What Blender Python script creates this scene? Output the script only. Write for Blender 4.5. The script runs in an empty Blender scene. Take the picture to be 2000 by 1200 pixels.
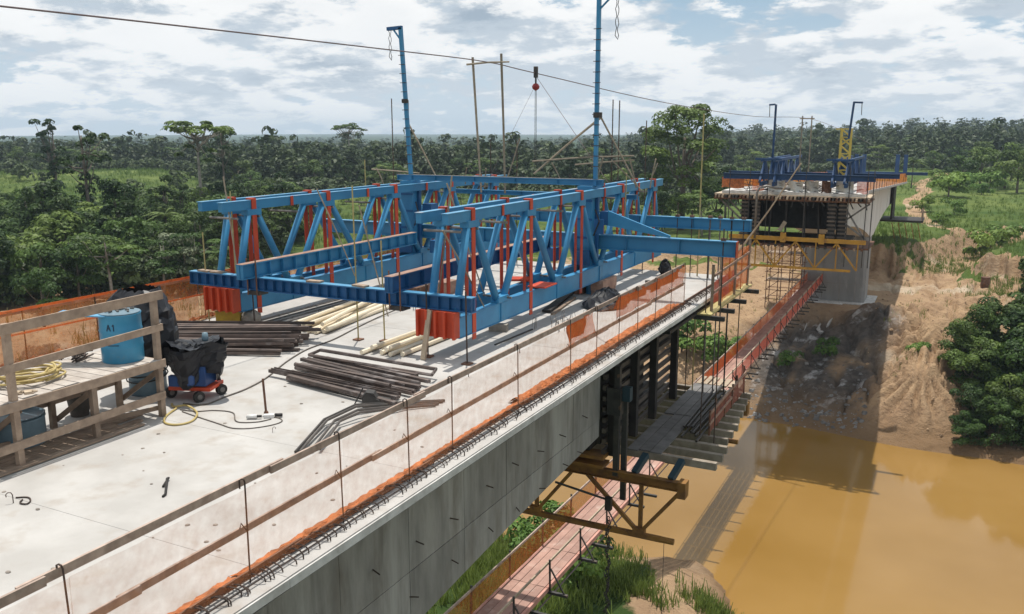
import bpy, math, random
import numpy as np
from mathutils import Vector, Matrix

S = bpy.context.scene
COL = S.collection
R = math.radians
random.seed(7)
RNG = np.random.default_rng(11)

# ------------------------------------------------------------------ camera
cam_d = bpy.data.cameras.new("camera")
cam_d.sensor_fit = 'HORIZONTAL'; cam_d.sensor_width = 36.0; cam_d.lens = 30.6
cam_d.clip_start = 0.1; cam_d.clip_end = 9000
cam = bpy.data.objects.new("camera", cam_d); COL.objects.link(cam)
cam.location = (0, 0, 4.5)
cam.rotation_euler = (R(90 - 11.472), 0, R(26.715))
S.camera = cam

# ------------------------------------------------------------------ sun and sky
SUN_DIR = Vector((-0.10, 0.18, 1.0)).normalized()
sun_d = bpy.data.lights.new("sun", 'SUN'); sun_d.energy = 5.0; sun_d.angle = R(0.55); sun_d.color = (1.0, 0.95, 0.87)
sun = bpy.data.objects.new("sun", sun_d); COL.objects.link(sun); sun.location = (0, 0, 60)
sun.rotation_euler = SUN_DIR.to_track_quat('Z', 'Y').to_euler()

W = bpy.data.worlds.new("World"); S.world = W; W.use_nodes = True
nt = W.node_tree; nt.nodes.clear()
def wn(t, **k):
    n = nt.nodes.new(t)
    for a, v in k.items(): setattr(n, a, v)
    return n
def wl(a, b): nt.links.new(a, b)
def wmath(op, a, b=None, c=None):
    n = wn('ShaderNodeMath', operation=op)
    for i, v in enumerate((a, b, c)):
        if v is None: continue
        if isinstance(v, (int, float)): n.inputs[i].default_value = v
        else: wl(v, n.inputs[i])
    return n.outputs[0]
def wmaprange(v, a, b, c=0.0, d=1.0, smooth=True):
    n = wn('ShaderNodeMapRange', interpolation_type='SMOOTHSTEP' if smooth else 'LINEAR')
    wl(v, n.inputs[0])
    for i, q in enumerate((a, b, c, d)): n.inputs[i + 1].default_value = q
    return n.outputs[0]
def wmix(f, a, b):
    n = wn('ShaderNodeMix', data_type='RGBA')
    if isinstance(f, (int, float)): n.inputs[0].default_value = f
    else: wl(f, n.inputs[0])
    for i, v in ((6, a), (7, b)):
        if isinstance(v, tuple): n.inputs[i].default_value = (*v, 1)
        else: wl(v, n.inputs[i])
    return n.outputs[2]
out = wn('ShaderNodeOutputWorld'); bg = wn('ShaderNodeBackground'); bg.inputs[1].default_value = 0.1
wl(bg.outputs[0], out.inputs[0])
sky = wn('ShaderNodeTexSky', sky_type='NISHITA', sun_disc=False)
sky.sun_elevation = math.asin(SUN_DIR.z); sky.sun_rotation = math.atan2(SUN_DIR.x, SUN_DIR.y)
sky.air_density = 1.0; sky.dust_density = 1.2; sky.ozone_density = 1.2
tc = wn('ShaderNodeTexCoord'); sep = wn('ShaderNodeSeparateXYZ'); wl(tc.outputs['Generated'], sep.inputs[0])
zc = wmath('ADD', wmath('MAXIMUM', sep.outputs[2], 0.0), 0.36)
comb = wn('ShaderNodeCombineXYZ')
wl(wmath('DIVIDE', sep.outputs[0], zc), comb.inputs[0]); wl(wmath('DIVIDE', sep.outputs[1], zc), comb.inputs[1]); wl(wmath('MULTIPLY', wmath('DIVIDE', sep.outputs[2], zc), 2.5), comb.inputs[2])
def cloud_noise(scale, detail, off, rough=0.55, dist=0.0, up=0.0):
    mp = wn('ShaderNodeMapping'); wl(comb.outputs[0], mp.inputs[0]); mp.inputs['Location'].default_value = (off[0], off[1], off[2] + up)
    n = wn('ShaderNodeTexNoise', noise_dimensions='3D'); wl(mp.outputs[0], n.inputs['Vector'])
    n.inputs['Scale'].default_value = scale; n.inputs['Detail'].default_value = detail
    n.inputs['Roughness'].default_value = rough; n.inputs['Distortion'].default_value = dist
    return n.outputs['Fac']
def cloud_density(up, det=12):
    return wmath('ADD', wmath('MULTIPLY', cloud_noise(4.2, det, (3.1, 1.7, 0.4), 0.60, 0.0, up), 0.58), wmath('MULTIPLY', cloud_noise(1.6, 2, (9.3, 4.0, 2.0), 0.5, 0.0, up), 0.42))
dens = cloud_density(0.0)
relief = wmath('SUBTRACT', dens, cloud_density(0.11, 6))  # rounded tops catch the light, undersides stay grey
lit = wmaprange(relief, -0.060, 0.040)
mask = wmaprange(dens, 0.41, 0.455)
heavy = wmaprange(cloud_noise(1.5, 4, (5.6, 2.2, 7.0), 0.5), 0.42, 0.56)
dark = wmath('MULTIPLY', wmaprange(dens, 0.47, 0.56), wmath('MULTIPLY', heavy, wmath('SUBTRACT', 1.1, lit)))
cl_col = wmix(lit, (6.0, 6.9, 7.8), (11.4, 11.4, 11.3))
cl_col = wmix(wmath('MINIMUM', dark, 0.9), cl_col, (3.6, 4.6, 5.7))
horizon_f = wmaprange(sep.outputs[2], 0.0, 0.17, 1.0, 0.0)
skyb = wmix(0.7, sky.outputs[0], (3.2, 5.4, 7.4))
skyc = wmix(wmath('ADD', wmath('MULTIPLY', horizon_f, 0.6), 0.15), skyb, (8.0, 9.0, 9.9))
cl_col = wmix(wmath('MULTIPLY', horizon_f, 0.4), cl_col, (8.4, 9.1, 9.8))
wl(wmix(wmath('MULTIPLY', mask, 0.95), skyc, cl_col), bg.inputs[0])

# ------------------------------------------------------------------ exposure and render settings
S.view_settings.view_transform = 'Standard'; S.view_settings.look = 'None'
S.view_settings.exposure = -0.15; S.view_settings.gamma = 1.0; S.view_settings.use_curve_mapping = False
S.render.engine = 'CYCLES'
S.cycles.use_denoising = True
S.cycles.max_bounces = 8; S.cycles.transparent_max_bounces = 24
S.cycles.caustics_reflective = False; S.cycles.caustics_refractive = False

# ------------------------------------------------------------------ materials
MATS = {}
def M(name, c1, c2=None, scale=4.0, rough=0.7, metal=0.0, bump=0.0, bscale=40.0, detail=5, lo=0.35, hi=0.65,
      third=None, t_scale=1.0, t_lo=0.6, t_hi=0.7, stretch=(1, 1, 1), rand=0.0, spec=0.4, coord='Object', alpha=None, island=0.0, streak=None):
    m = bpy.data.materials.new(name); m.use_nodes = True; t = m.node_tree; N = t.nodes; L = t.links
    b = N['Principled BSDF']; b.inputs['Roughness'].default_value = rough; b.inputs['Metallic'].default_value = metal
    b.inputs['Specular IOR Level'].default_value = spec
    tcn = N.new('ShaderNodeTexCoord'); mp = N.new('ShaderNodeMapping'); mp.inputs['Scale'].default_value = stretch
    if coord == 'World':
        g = N.new('ShaderNodeNewGeometry'); L.new(g.outputs['Position'], mp.inputs[0])
    else: L.new(tcn.outputs[coord], mp.inputs[0])
    def noise(s, d=detail):
        n = N.new('ShaderNodeTexNoise'); L.new(mp.outputs[0], n.inputs['Vector'])
        n.inputs['Scale'].default_value = s; n.inputs['Detail'].default_value = d; n.inputs['Roughness'].default_value = 0.6
        return n.outputs['Fac']
    def rng(v, a, b_):
        n = N.new('ShaderNodeMapRange'); L.new(v, n.inputs[0]); n.inputs[1].default_value = a; n.inputs[2].default_value = b_
        return n.outputs[0]
    def mix(f, a, c):
        n = N.new('ShaderNodeMix'); n.data_type = 'RGBA'; L.new(f, n.inputs[0])
        for i, v in ((6, a), (7, c)):
            if isinstance(v, tuple): n.inputs[i].default_value = (*v, 1)
            else: L.new(v, n.inputs[i])
        return n.outputs[2]
    c2 = c2 or tuple(x * 0.7 for x in c1)
    col = mix(rng(noise(scale), lo, hi), c1, c2)
    if third: col = mix(rng(noise(t_scale, 8), t_lo, t_hi), col, third)
    if streak:                                            # run-off streaks: their own stretched noise
        m2 = N.new('ShaderNodeMapping'); m2.inputs['Scale'].default_value = streak[1]
        L.new(mp.inputs[0].links[0].from_socket, m2.inputs[0])
        n2 = N.new('ShaderNodeTexNoise'); L.new(m2.outputs[0], n2.inputs['Vector']); n2.inputs['Scale'].default_value = 1.0; n2.inputs['Detail'].default_value = 7; n2.inputs['Roughness'].default_value = 0.62
        f2 = rng(n2.outputs['Fac'], streak[2], streak[3]); mu = N.new('ShaderNodeMath'); mu.operation = 'MULTIPLY'; L.new(f2, mu.inputs[0]); mu.inputs[1].default_value = 0.65
        col = mix(mu.outputs[0], col, streak[0])
    if rand or island:
        src = None
        if rand:
            oi = N.new('ShaderNodeObjectInfo'); src = oi.outputs['Random']; amt = rand
        else:
            gi = N.new('ShaderNodeNewGeometry'); src = gi.outputs['Random Per Island']; amt = island
        mm = N.new('ShaderNodeMapRange'); L.new(src, mm.inputs[0]); mm.inputs[3].default_value = 1 - amt; mm.inputs[4].default_value = 1 + amt
        hs = N.new('ShaderNodeHueSaturation'); L.new(col, hs.inputs['Color']); L.new(mm.outputs[0], hs.inputs['Value'])
        col = hs.outputs[0]
    L.new(col, b.inputs['Base Color'])
    if bump:
        bn = N.new('ShaderNodeBump'); bn.inputs['Strength'].default_value = bump; bn.inputs['Distance'].default_value = 0.02
        L.new(noise(bscale, 6), bn.inputs['Height']); L.new(bn.outputs[0], b.inputs['Normal'])
    if alpha is not None:
        tr = N.new('ShaderNodeBsdfTransparent'); ms = N.new('ShaderNodeMixShader'); o = N['Material Output']
        a = N.new('ShaderNodeMapRange'); L.new(noise(7.0, 4), a.inputs[0]); a.inputs[1].default_value = 0.3; a.inputs[2].default_value = 0.7
        a.inputs[3].default_value = max(0, alpha - 0.12); a.inputs[4].default_value = min(1, alpha + 0.12)
        L.new(a.outputs[0], ms.inputs[0]); L.new(tr.outputs[0], ms.inputs[1]); L.new(b.outputs[0], ms.inputs[2]); L.new(ms.outputs[0], o.inputs[0])
    MATS[name] = m
    return m

M('deck', (0.47, 0.455, 0.435), (0.385, 0.37, 0.35), 1.1, 0.9, bump=0.2, bscale=60, third=(0.33, 0.285, 0.24), t_scale=1.9, t_lo=0.54, t_hi=0.84, spec=0.2, detail=9)
M('slab_edge', (0.62, 0.61, 0.59), (0.42, 0.41, 0.39), 3.0, 0.9, bump=0.2, spec=0.2, third=(0.22, 0.2, 0.18), t_scale=2.2, t_lo=0.66, t_hi=0.8)
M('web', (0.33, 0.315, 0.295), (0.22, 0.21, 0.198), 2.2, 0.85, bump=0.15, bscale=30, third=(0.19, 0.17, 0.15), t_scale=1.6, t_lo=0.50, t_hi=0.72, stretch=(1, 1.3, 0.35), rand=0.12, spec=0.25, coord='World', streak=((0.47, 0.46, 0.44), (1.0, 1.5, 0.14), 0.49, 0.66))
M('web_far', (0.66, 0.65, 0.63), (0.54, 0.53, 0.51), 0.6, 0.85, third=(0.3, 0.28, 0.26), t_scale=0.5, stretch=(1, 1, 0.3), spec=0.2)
M('pier', (0.30, 0.30, 0.295), (0.22, 0.22, 0.215), 0.7, 0.85, bump=0.1, stretch=(1, 1, 0.25), third=(0.40, 0.39, 0.37), t_scale=0.9, t_lo=0.6, t_hi=0.75)
M('blue', (0.042, 0.235, 0.43), (0.032, 0.18, 0.35), 1.2, 0.45, bump=0.05, third=(0.10, 0.10, 0.10), t_scale=5.0, t_lo=0.68, t_hi=0.80, rand=0.10)
M('blue_dark', (0.018, 0.11, 0.28), (0.015, 0.085, 0.2), 1.2, 0.5, third=(0.08, 0.05, 0.04), t_scale=4.0, t_lo=0.64, t_hi=0.78, rand=0.12)
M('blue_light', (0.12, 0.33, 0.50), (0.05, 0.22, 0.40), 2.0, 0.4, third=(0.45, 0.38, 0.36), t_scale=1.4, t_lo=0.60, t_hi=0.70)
M('blue_far', (0.02, 0.065, 0.17), (0.014, 0.045, 0.11), 1.2, 0.6, rand=0.15)
M('red', (0.55, 0.07, 0.025), (0.42, 0.05, 0.02), 2.0, 0.5, third=(0.12, 0.05, 0.03), t_scale=4.0, t_lo=0.68, t_hi=0.8, rand=0.12)
M('rust', (0.20, 0.10, 0.06), (0.10, 0.055, 0.04), 5.0, 0.85, bump=0.2, third=(0.3, 0.18, 0.12), t_scale=2.5, rand=0.15)
M('rust_pale', (0.36, 0.23, 0.17), (0.22, 0.13, 0.10), 4.0, 0.8, third=(0.45, 0.38, 0.34), t_scale=2.0)
M('rebar', (0.085, 0.055, 0.042), (0.05, 0.038, 0.032), 9.0, 0.8, rand=0.25)
M('dark_steel', (0.06, 0.055, 0.05), (0.03, 0.03, 0.03), 4.0, 0.6, third=(0.14, 0.09, 0.06), t_scale=3.0, rand=0.25)
M('grey_steel', (0.22, 0.21, 0.20), (0.12, 0.11, 0.10), 6.0, 0.55, metal=0.3, rand=0.2)
M('yellow_rust', (0.30, 0.15, 0.035), (0.16, 0.075, 0.03), 2.5, 0.7, third=(0.10, 0.05, 0.03), t_scale=3.0, rand=0.12)
M('yellow', (0.46, 0.25, 0.03), (0.30, 0.155, 0.03), 1.5, 0.6, third=(0.2, 0.1, 0.04), t_scale=3.0, rand=0.1)
M('yellow_mast', (0.65, 0.50, 0.10), (0.5, 0.38, 0.08), 1.5, 0.6)
M('timber', (0.33, 0.25, 0.185), (0.21, 0.155, 0.115), 6.0, 0.85, bump=0.2, stretch=(1, 1, 1), rand=0.2, detail=8)
M('timber_rail', (0.44, 0.34, 0.28), (0.28, 0.21, 0.17), 7.0, 0.85, bump=0.2, rand=0.2, third=(0.20, 0.14, 0.11), t_scale=2.0, t_lo=0.58, t_hi=0.72)
M('timber_pale', (0.47, 0.38, 0.28), (0.36, 0.28, 0.2), 6.0, 0.85, rand=0.15)
M('plank', (0.52, 0.47, 0.42), (0.38, 0.33, 0.29), 5.0, 0.9, bump=0.2, rand=0.14)
M('ply_grey', (0.20, 0.19, 0.185), (0.13, 0.125, 0.12), 3.0, 0.8, rand=0.12)
M('joist', (0.30, 0.26, 0.21), (0.20, 0.165, 0.13), 5.0, 0.8, rand=0.18)
M('bamboo', (0.32, 0.27, 0.20), (0.22, 0.18, 0.13), 6.0, 0.8, rand=0.2)
M('yellow_pole', (0.45, 0.38, 0.16), (0.35, 0.28, 0.12), 6.0, 0.7)
M('net_thin', (0.85, 0.30, 0.10), (0.80, 0.27, 0.09), 8.0, 0.8, alpha=0.21, spec=0.1)
M('net_left', (0.62, 0.20, 0.05), (0.45, 0.14, 0.04), 3.0, 0.8, alpha=0.50, spec=0.1)
M('net_mid', (0.85, 0.20, 0.05), (0.75, 0.16, 0.04), 5.0, 0.8, alpha=0.62, spec=0.1)
M('net', (0.62, 0.21, 0.08), (0.30, 0.12, 0.06), 5.0, 0.75, bump=0.4, bscale=60, spec=0.15, rand=0.08)
M('net_yellow', (0.85, 0.32, 0.06), (0.75, 0.24, 0.05), 3.0, 0.8, alpha=0.8, spec=0.1)
M('drum_blue', (0.05, 0.28, 0.46), (0.04, 0.22, 0.38), 2.0, 0.35, third=(0.12, 0.2, 0.24), t_scale=2.5, t_lo=0.6, t_hi=0.72)
M('drum_grey', (0.16, 0.24, 0.29), (0.10, 0.16, 0.2), 2.0, 0.45)
M('black_sheet', (0.012, 0.013, 0.016), (0.02, 0.021, 0.026), 3.0, 0.40, spec=0.3)
M('machine_blue', (0.03, 0.08, 0.22), (0.02, 0.05, 0.15), 3.0, 0.4)
M('rubber', (0.02, 0.02, 0.02), (0.035, 0.033, 0.03), 5.0, 0.7)
M('bucket', (0.05, 0.045, 0.04), (0.10, 0.09, 0.08), 5.0, 0.7)
M('hose', (0.50, 0.40, 0.17), (0.40, 0.30, 0.11), 8.0, 0.5)
M('cable', (0.10, 0.085, 0.075), (0.16, 0.14, 0.12), 8.0, 0.6)
M('steel_cable', (0.16, 0.12, 0.12), (0.12, 0.09, 0.09), 8.0, 0.6)
M('pvc', (0.78, 0.70, 0.55), (0.70, 0.60, 0.44), 3.0, 0.5, rand=0.10)
M('white_plastic', (0.75, 0.74, 0.72), (0.6, 0.6, 0.58), 3.0, 0.4)
M('steel_pile', (0.13, 0.095, 0.08), (0.075, 0.06, 0.055), 5.0, 0.65, rand=0.35, third=(0.24, 0.21, 0.2), t_scale=2.0, t_lo=0.55, t_hi=0.7)
M('pipe_dark', (0.10, 0.085, 0.075), (0.06, 0.055, 0.05), 4.0, 0.5, metal=0.3, rand=0.3)
M('pink_deck', (0.40, 0.245, 0.195), (0.30, 0.18, 0.145), 1.4, 0.85, rand=0.12, third=(0.5, 0.38, 0.32), t_scale=1.0, t_lo=0.55, t_hi=0.75)
M('pink_rail', (0.55, 0.30, 0.24), (0.45, 0.22, 0.17), 2.0, 0.8, rand=0.15)
M('red_net', (0.72, 0.16, 0.10), (0.6, 0.12, 0.07), 3.0, 0.8, alpha=0.72, spec=0.1)
M('red_mesh', (0.30, 0.11, 0.08), (0.22, 0.08, 0.06), 3.0, 0.8, alpha=0.8, spec=0.1)
M('stone', (0.24, 0.23, 0.22), (0.13, 0.125, 0.12), 2.0, 0.9, island=0.35)
M('concrete_block', (0.33, 0.30, 0.26), (0.24, 0.22, 0.19), 8.0, 0.9)
M('chain', (0.05, 0.04, 0.035), (0.03, 0.03, 0.03), 8.0, 0.6)
M('hoist_red', (0.30, 0.03, 0.03), (0.2, 0.02, 0.02), 5.0, 0.5)
M('hivis_yellow', (0.45, 0.30, 0.03), (0.32, 0.2, 0.03), 5.0, 0.6)
M('ink', (0.01, 0.03, 0.06), (0.02, 0.04, 0.07), 5.0, 0.6)
M('bark', (0.17, 0.14, 0.11), (0.09, 0.075, 0.06), 3.0, 0.9)
M('bark_pale', (0.34, 0.31, 0.27), (0.2, 0.18, 0.15), 2.0, 0.9)
M('form_black', (0.035, 0.03, 0.027), (0.02, 0.018, 0.017), 3.0, 0.7, rand=0.3)
M('form_rail', (0.13, 0.105, 0.085), (0.08, 0.065, 0.055), 4.0, 0.7, rand=0.3)
M('form_dark', (0.02, 0.018, 0.016), (0.035, 0.03, 0.026), 2.0, 0.8)

# foliage: tone attribute picks between a dark and a light leaf, object random shifts the whole plant
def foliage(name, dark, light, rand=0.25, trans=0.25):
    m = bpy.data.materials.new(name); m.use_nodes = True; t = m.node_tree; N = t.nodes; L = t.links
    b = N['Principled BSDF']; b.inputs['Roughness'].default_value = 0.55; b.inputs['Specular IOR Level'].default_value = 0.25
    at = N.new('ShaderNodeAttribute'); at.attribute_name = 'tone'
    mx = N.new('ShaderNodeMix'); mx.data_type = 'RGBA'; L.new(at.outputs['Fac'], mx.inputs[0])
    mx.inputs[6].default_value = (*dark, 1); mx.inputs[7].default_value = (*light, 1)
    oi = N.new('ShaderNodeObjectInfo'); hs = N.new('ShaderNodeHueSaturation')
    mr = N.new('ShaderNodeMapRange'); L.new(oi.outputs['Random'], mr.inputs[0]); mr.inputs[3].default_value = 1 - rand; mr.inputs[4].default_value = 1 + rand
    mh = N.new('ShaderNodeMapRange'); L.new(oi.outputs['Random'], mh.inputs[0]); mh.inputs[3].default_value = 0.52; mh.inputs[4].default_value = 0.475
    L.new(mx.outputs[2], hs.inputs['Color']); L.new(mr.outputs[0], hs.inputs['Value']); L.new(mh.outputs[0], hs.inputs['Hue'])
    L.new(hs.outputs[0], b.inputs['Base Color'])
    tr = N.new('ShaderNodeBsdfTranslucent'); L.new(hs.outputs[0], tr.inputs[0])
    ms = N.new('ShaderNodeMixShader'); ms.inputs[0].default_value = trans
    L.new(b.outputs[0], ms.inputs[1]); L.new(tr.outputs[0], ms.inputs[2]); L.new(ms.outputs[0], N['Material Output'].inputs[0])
    MATS[name] = m
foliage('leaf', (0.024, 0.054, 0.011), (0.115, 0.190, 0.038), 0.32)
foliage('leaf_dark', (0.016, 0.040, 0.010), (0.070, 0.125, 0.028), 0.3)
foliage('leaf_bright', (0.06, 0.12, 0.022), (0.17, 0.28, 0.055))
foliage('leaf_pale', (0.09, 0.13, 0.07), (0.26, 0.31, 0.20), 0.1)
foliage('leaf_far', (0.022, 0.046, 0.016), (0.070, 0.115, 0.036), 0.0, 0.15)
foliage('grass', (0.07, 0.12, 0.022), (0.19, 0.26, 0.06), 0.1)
foliage('dry_grass', (0.16, 0.14, 0.05), (0.36, 0.30, 0.12), 0.1)

# ------------------------------------------------------------------ mesh helpers
ORG = {}
def V(*a): return Vector(a)
class MB:
    def __init__(s): s.v = []; s.f = []
    def add(s, vs, fs):
        o = len(s.v); s.v += [tuple(p) for p in vs]; s.f += [tuple(i + o for i in f) for f in fs]; return s
    def box(s, c, d, rot=None):
        hx, hy, hz = d[0] / 2, d[1] / 2, d[2] / 2; c = Vector(c)
        p = [Vector((x, y, z)) for z in (-hz, hz) for y in (-hy, hy) for x in (-hx, hx)]
        if rot is not None: p = [rot @ q for q in p]
        return s.add([c + q for q in p], [(0, 2, 3, 1), (4, 5, 7, 6), (0, 1, 5, 4), (2, 6, 7, 3), (0, 4, 6, 2), (1, 3, 7, 5)])
    def bb(s, x0, x1, y0, y1, z0, z1): return s.box(((x0 + x1) / 2, (y0 + y1) / 2, (z0 + z1) / 2), (abs(x1 - x0), abs(y1 - y0), abs(z1 - z0)))
    def beam(s, p0, p1, w, h, up=(0, 0, 1), w1=None, h1=None):
        p0 = Vector(p0); p1 = Vector(p1); d = (p1 - p0).normalized(); up = Vector(up)
        if abs(d.dot(up)) > 0.99: up = Vector((0, 1, 0))
        a = d.cross(up).normalized(); b = a.cross(d).normalized()
        w1 = w if w1 is None else w1; h1 = h if h1 is None else h1
        vs = []
        for p, ww, hh in ((p0, w, h), (p1, w1, h1)):
            for sb, sa in ((-1, -1), (-1, 1), (1, 1), (1, -1)): vs.append(p + a * sa * ww / 2 + b * sb * hh / 2)
        return s.add(vs, [(3, 2, 1, 0), (4, 5, 6, 7), (0, 1, 5, 4), (1, 2, 6, 5), (2, 3, 7, 6), (3, 0, 4, 7)])
    def ibeam(s, p0, p1, h, b, tf=0.02, tw=0.012, up=(0, 0, 1)):
        p0 = Vector(p0); p1 = Vector(p1); d = (p1 - p0).normalized(); a = d.cross(Vector(up)).normalized(); u = a.cross(d)
        s.beam(p0 + u * (h / 2 - tf / 2), p1 + u * (h / 2 - tf / 2), b, tf, up)
        s.beam(p0 - u * (h / 2 - tf / 2), p1 - u * (h / 2 - tf / 2), b, tf, up)
        return s.beam(p0, p1, tw, h - 2 * tf - 0.002, up)
    def tube(s, pts, r, n=6, caps=True, closed=False):
        pts = [Vector(p) for p in pts]; k = len(pts); rs = r if isinstance(r, (list, tuple)) else [r] * k
        ref = None; rings = []
        for i, p in enumerate(pts):
            d = (pts[min(i + 1, k - 1)] - pts[max(i - 1, 0)]) if not closed else (pts[(i + 1) % k] - pts[i - 1])
            d = d.normalized() if d.length > 1e-9 else Vector((0, 0, 1))
            if ref is None: ref = Vector((0, 0, 1)) if abs(d.z) < 0.9 else Vector((1, 0, 0))
            a = d.cross(ref)
            if a.length < 1e-6: a = d.cross(Vector((0.3, 1, 0.2)))
            a.normalize(); b = a.cross(d).normalized(); ref = b
            rings.append([p + (a * math.cos(t) + b * math.sin(t)) * rs[i] for t in [2 * math.pi * j / n for j in range(n)]])
        vs = [q for ring in rings for q in ring]; fs = []
        m = k if closed else k - 1
        for i in range(m):
            i2 = (i + 1) % k
            for j in range(n):
                j2 = (j + 1) % n; fs.append((i * n + j, i * n + j2, i2 * n + j2, i2 * n + j))
        if caps and not closed: fs += [tuple(range(n - 1, -1, -1)), tuple((k - 1) * n + j for j in range(n))]
        return s.add(vs, fs)
    def lathe(s, c, prof, n=16, cap=True):
        c = Vector(c); vs = []; fs = []
        for r, z in prof:
            for j in range(n):
                t = 2 * math.pi * j / n; vs.append(c + Vector((r * math.cos(t), r * math.sin(t), z)))
        for i in range(len(prof) - 1):
            for j in range(n):
                j2 = (j + 1) % n; fs.append((i * n + j, i * n + j2, (i + 1) * n + j2, (i + 1) * n + j))
        if cap: fs += [tuple(range(n - 1, -1, -1)), tuple((len(prof) - 1) * n + j for j in range(n))]
        return s.add(vs, fs)
    def extr(s, poly, vec):
        n = len(poly); vec = Vector(vec); a = [Vector(p) for p in poly]; b = [p + vec for p in a]
        return s.add(a + b, [tuple(range(n - 1, -1, -1)), tuple(range(n, 2 * n))] + [(i, (i + 1) % n, n + (i + 1) % n, n + i) for i in range(n)])
    def grid(s, fn, nu, nv):
        vs = [fn(i / nu, j / nv) for j in range(nv + 1) for i in range(nu + 1)]
        return s.add(vs, [(j * (nu + 1) + i, j * (nu + 1) + i + 1, (j + 1) * (nu + 1) + i + 1, (j + 1) * (nu + 1) + i) for j in range(nv) for i in range(nu)])
    def mesh(s, name, off=(0, 0, 0), smooth=False):
        me = bpy.data.meshes.new(name); o = Vector(off)
        me.from_pydata([(p[0] - o.x, p[1] - o.y, p[2] - o.z) for p in s.v], [], s.f); me.update()
        if smooth: me.polygons.foreach_set('use_smooth', [True] * len(me.polygons))
        return me
    def build(s, name, mat, parent=None, smooth=False, origin=None):
        if parent is not None: off = ORG[parent]
        elif origin is not None: off = Vector(origin)
        else:
            a = np.array(s.v); off = Vector(((a[:, 0].min() + a[:, 0].max()) / 2, (a[:, 1].min() + a[:, 1].max()) / 2, a[:, 2].min()))
        me = s.mesh(name, off, smooth); me.materials.append(MATS[mat])
        o = bpy.data.objects.new(name, me); COL.objects.link(o)
        if parent is not None: o.parent = parent; ORG[o] = off
        else: o.location = off; ORG[o] = off
        return o
def inst(me, name, parent, loc, rot=(0, 0, 0), scale=(1, 1, 1)):
    o = bpy.data.objects.new(name, me); COL.objects.link(o)
    if parent is not None:
        o.parent = parent; o.location = Vector(loc) - ORG[parent]
    else: o.location = loc
    o.rotation_euler = rot; o.scale = scale; ORG[o] = Vector(loc)
    return o
def shared(mb, name, mat, smooth=False):
    me = mb.mesh(name, (0, 0, 0), smooth); me.materials.append(MATS[mat]); return me
def tag(o, label, cat=None, group=None):
    o['label'] = label
    if cat: o['category'] = cat
    if group: o['group'] = group
    return o
def thing(name, label, cat, loc, group=None):
    o = bpy.data.objects.new(name, None); COL.objects.link(o); o.location = loc; o.empty_display_size = 0.3
    ORG[o] = Vector(loc); return tag(o, label, cat, group)
def jit(a): return random.uniform(-a, a)
M('teal_dark', (0.02, 0.05, 0.07), (0.03, 0.06, 0.08), 3.0, 0.6)
M('crumb', (0.25, 0.22, 0.19), (0.17, 0.15, 0.13), 8.0, 0.9, rand=0.4)
# ================================================================== SETTING: terrain, river
def vnoise(x, y, seed=0):
    xi = np.floor(x).astype(np.int64); yi = np.floor(y).astype(np.int64); xf = x - xi; yf = y - yi
    def h(a, b):
        n = (a * 374761393 + b * 668265263 + seed * 974634533) & 0x7fffffff
        n = ((n ^ (n >> 13)) * 1274126177) & 0x7fffffff
        return ((n ^ (n >> 16)) & 0xffff) / 65535.0
    u = xf * xf * (3 - 2 * xf); v = yf * yf * (3 - 2 * yf)
    return (h(xi, yi) * (1 - u) + h(xi + 1, yi) * u) * (1 - v) + (h(xi, yi + 1) * (1 - u) + h(xi + 1, yi + 1) * u) * v
def fbm(x, y, oct=4, seed=0):
    s = 0; a = 0.5; t = 0
    for i in range(oct):
        s = s + a * vnoise(x, y, seed + i); t += a; a *= 0.5; x = x * 2.03 + 17.1; y = y * 2.03 + 5.3
    return s / t
def sstep(a, b, x):
    t = np.clip((x - a) / (b - a), 0, 1); return t * t * (3 - 2 * t)
WATER_Z = -20.5
RIVER = np.array([(600, 20), (120, 52), (30, 57.5), (6, 59.5), (-6, 60), (-14, 61), (-32, 56), (-50, 38), (-62, 8), (-75, -120)], float)
def river_dist(x, y):
    best = np.full(x.shape, 1e9); side = np.zeros(x.shape)
    for (ax, ay), (bx, by) in zip(RIVER[:-1], RIVER[1:]):
        dx, dy = bx - ax, by - ay; t = np.clip(((x - ax) * dx + (y - ay) * dy) / (dx * dx + dy * dy), 0, 1)
        d = np.hypot(x - ax - t * dx, y - ay - t * dy); cr = dx * (y - ay) - dy * (x - ax)
        m = d < best; best = np.where(m, d, best); side = np.where(m, np.sign(cr), side)
    return best, side               # side < 0 : far bank (+y side), > 0 : near bank
def road_dist(x, y, pts):
    best = np.full(x.shape, 1e9)
    for (ax, ay), (bx, by) in zip(pts[:-1], pts[1:]):
        dx, dy = bx - ax, by - ay; t = np.clip(((x - ax) * dx + (y - ay) * dy) / (dx * dx + dy * dy), 0, 1)
        best = np.minimum(best, np.hypot(x - ax - t * dx, y - ay - t * dy))
    return best
ROAD_A = [(-3, 104), (-2.5, 116), (0, 128), (5, 142), (14, 160), (40, 190)]
ROAD_B = [(5, 142), (-1.5, 150), (-5, 165), (-6.5, 185), (-7, 200), (-5.2, 215), (-6.5, 235), (-8.5, 262), (-6, 290), (-3, 320)]
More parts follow.
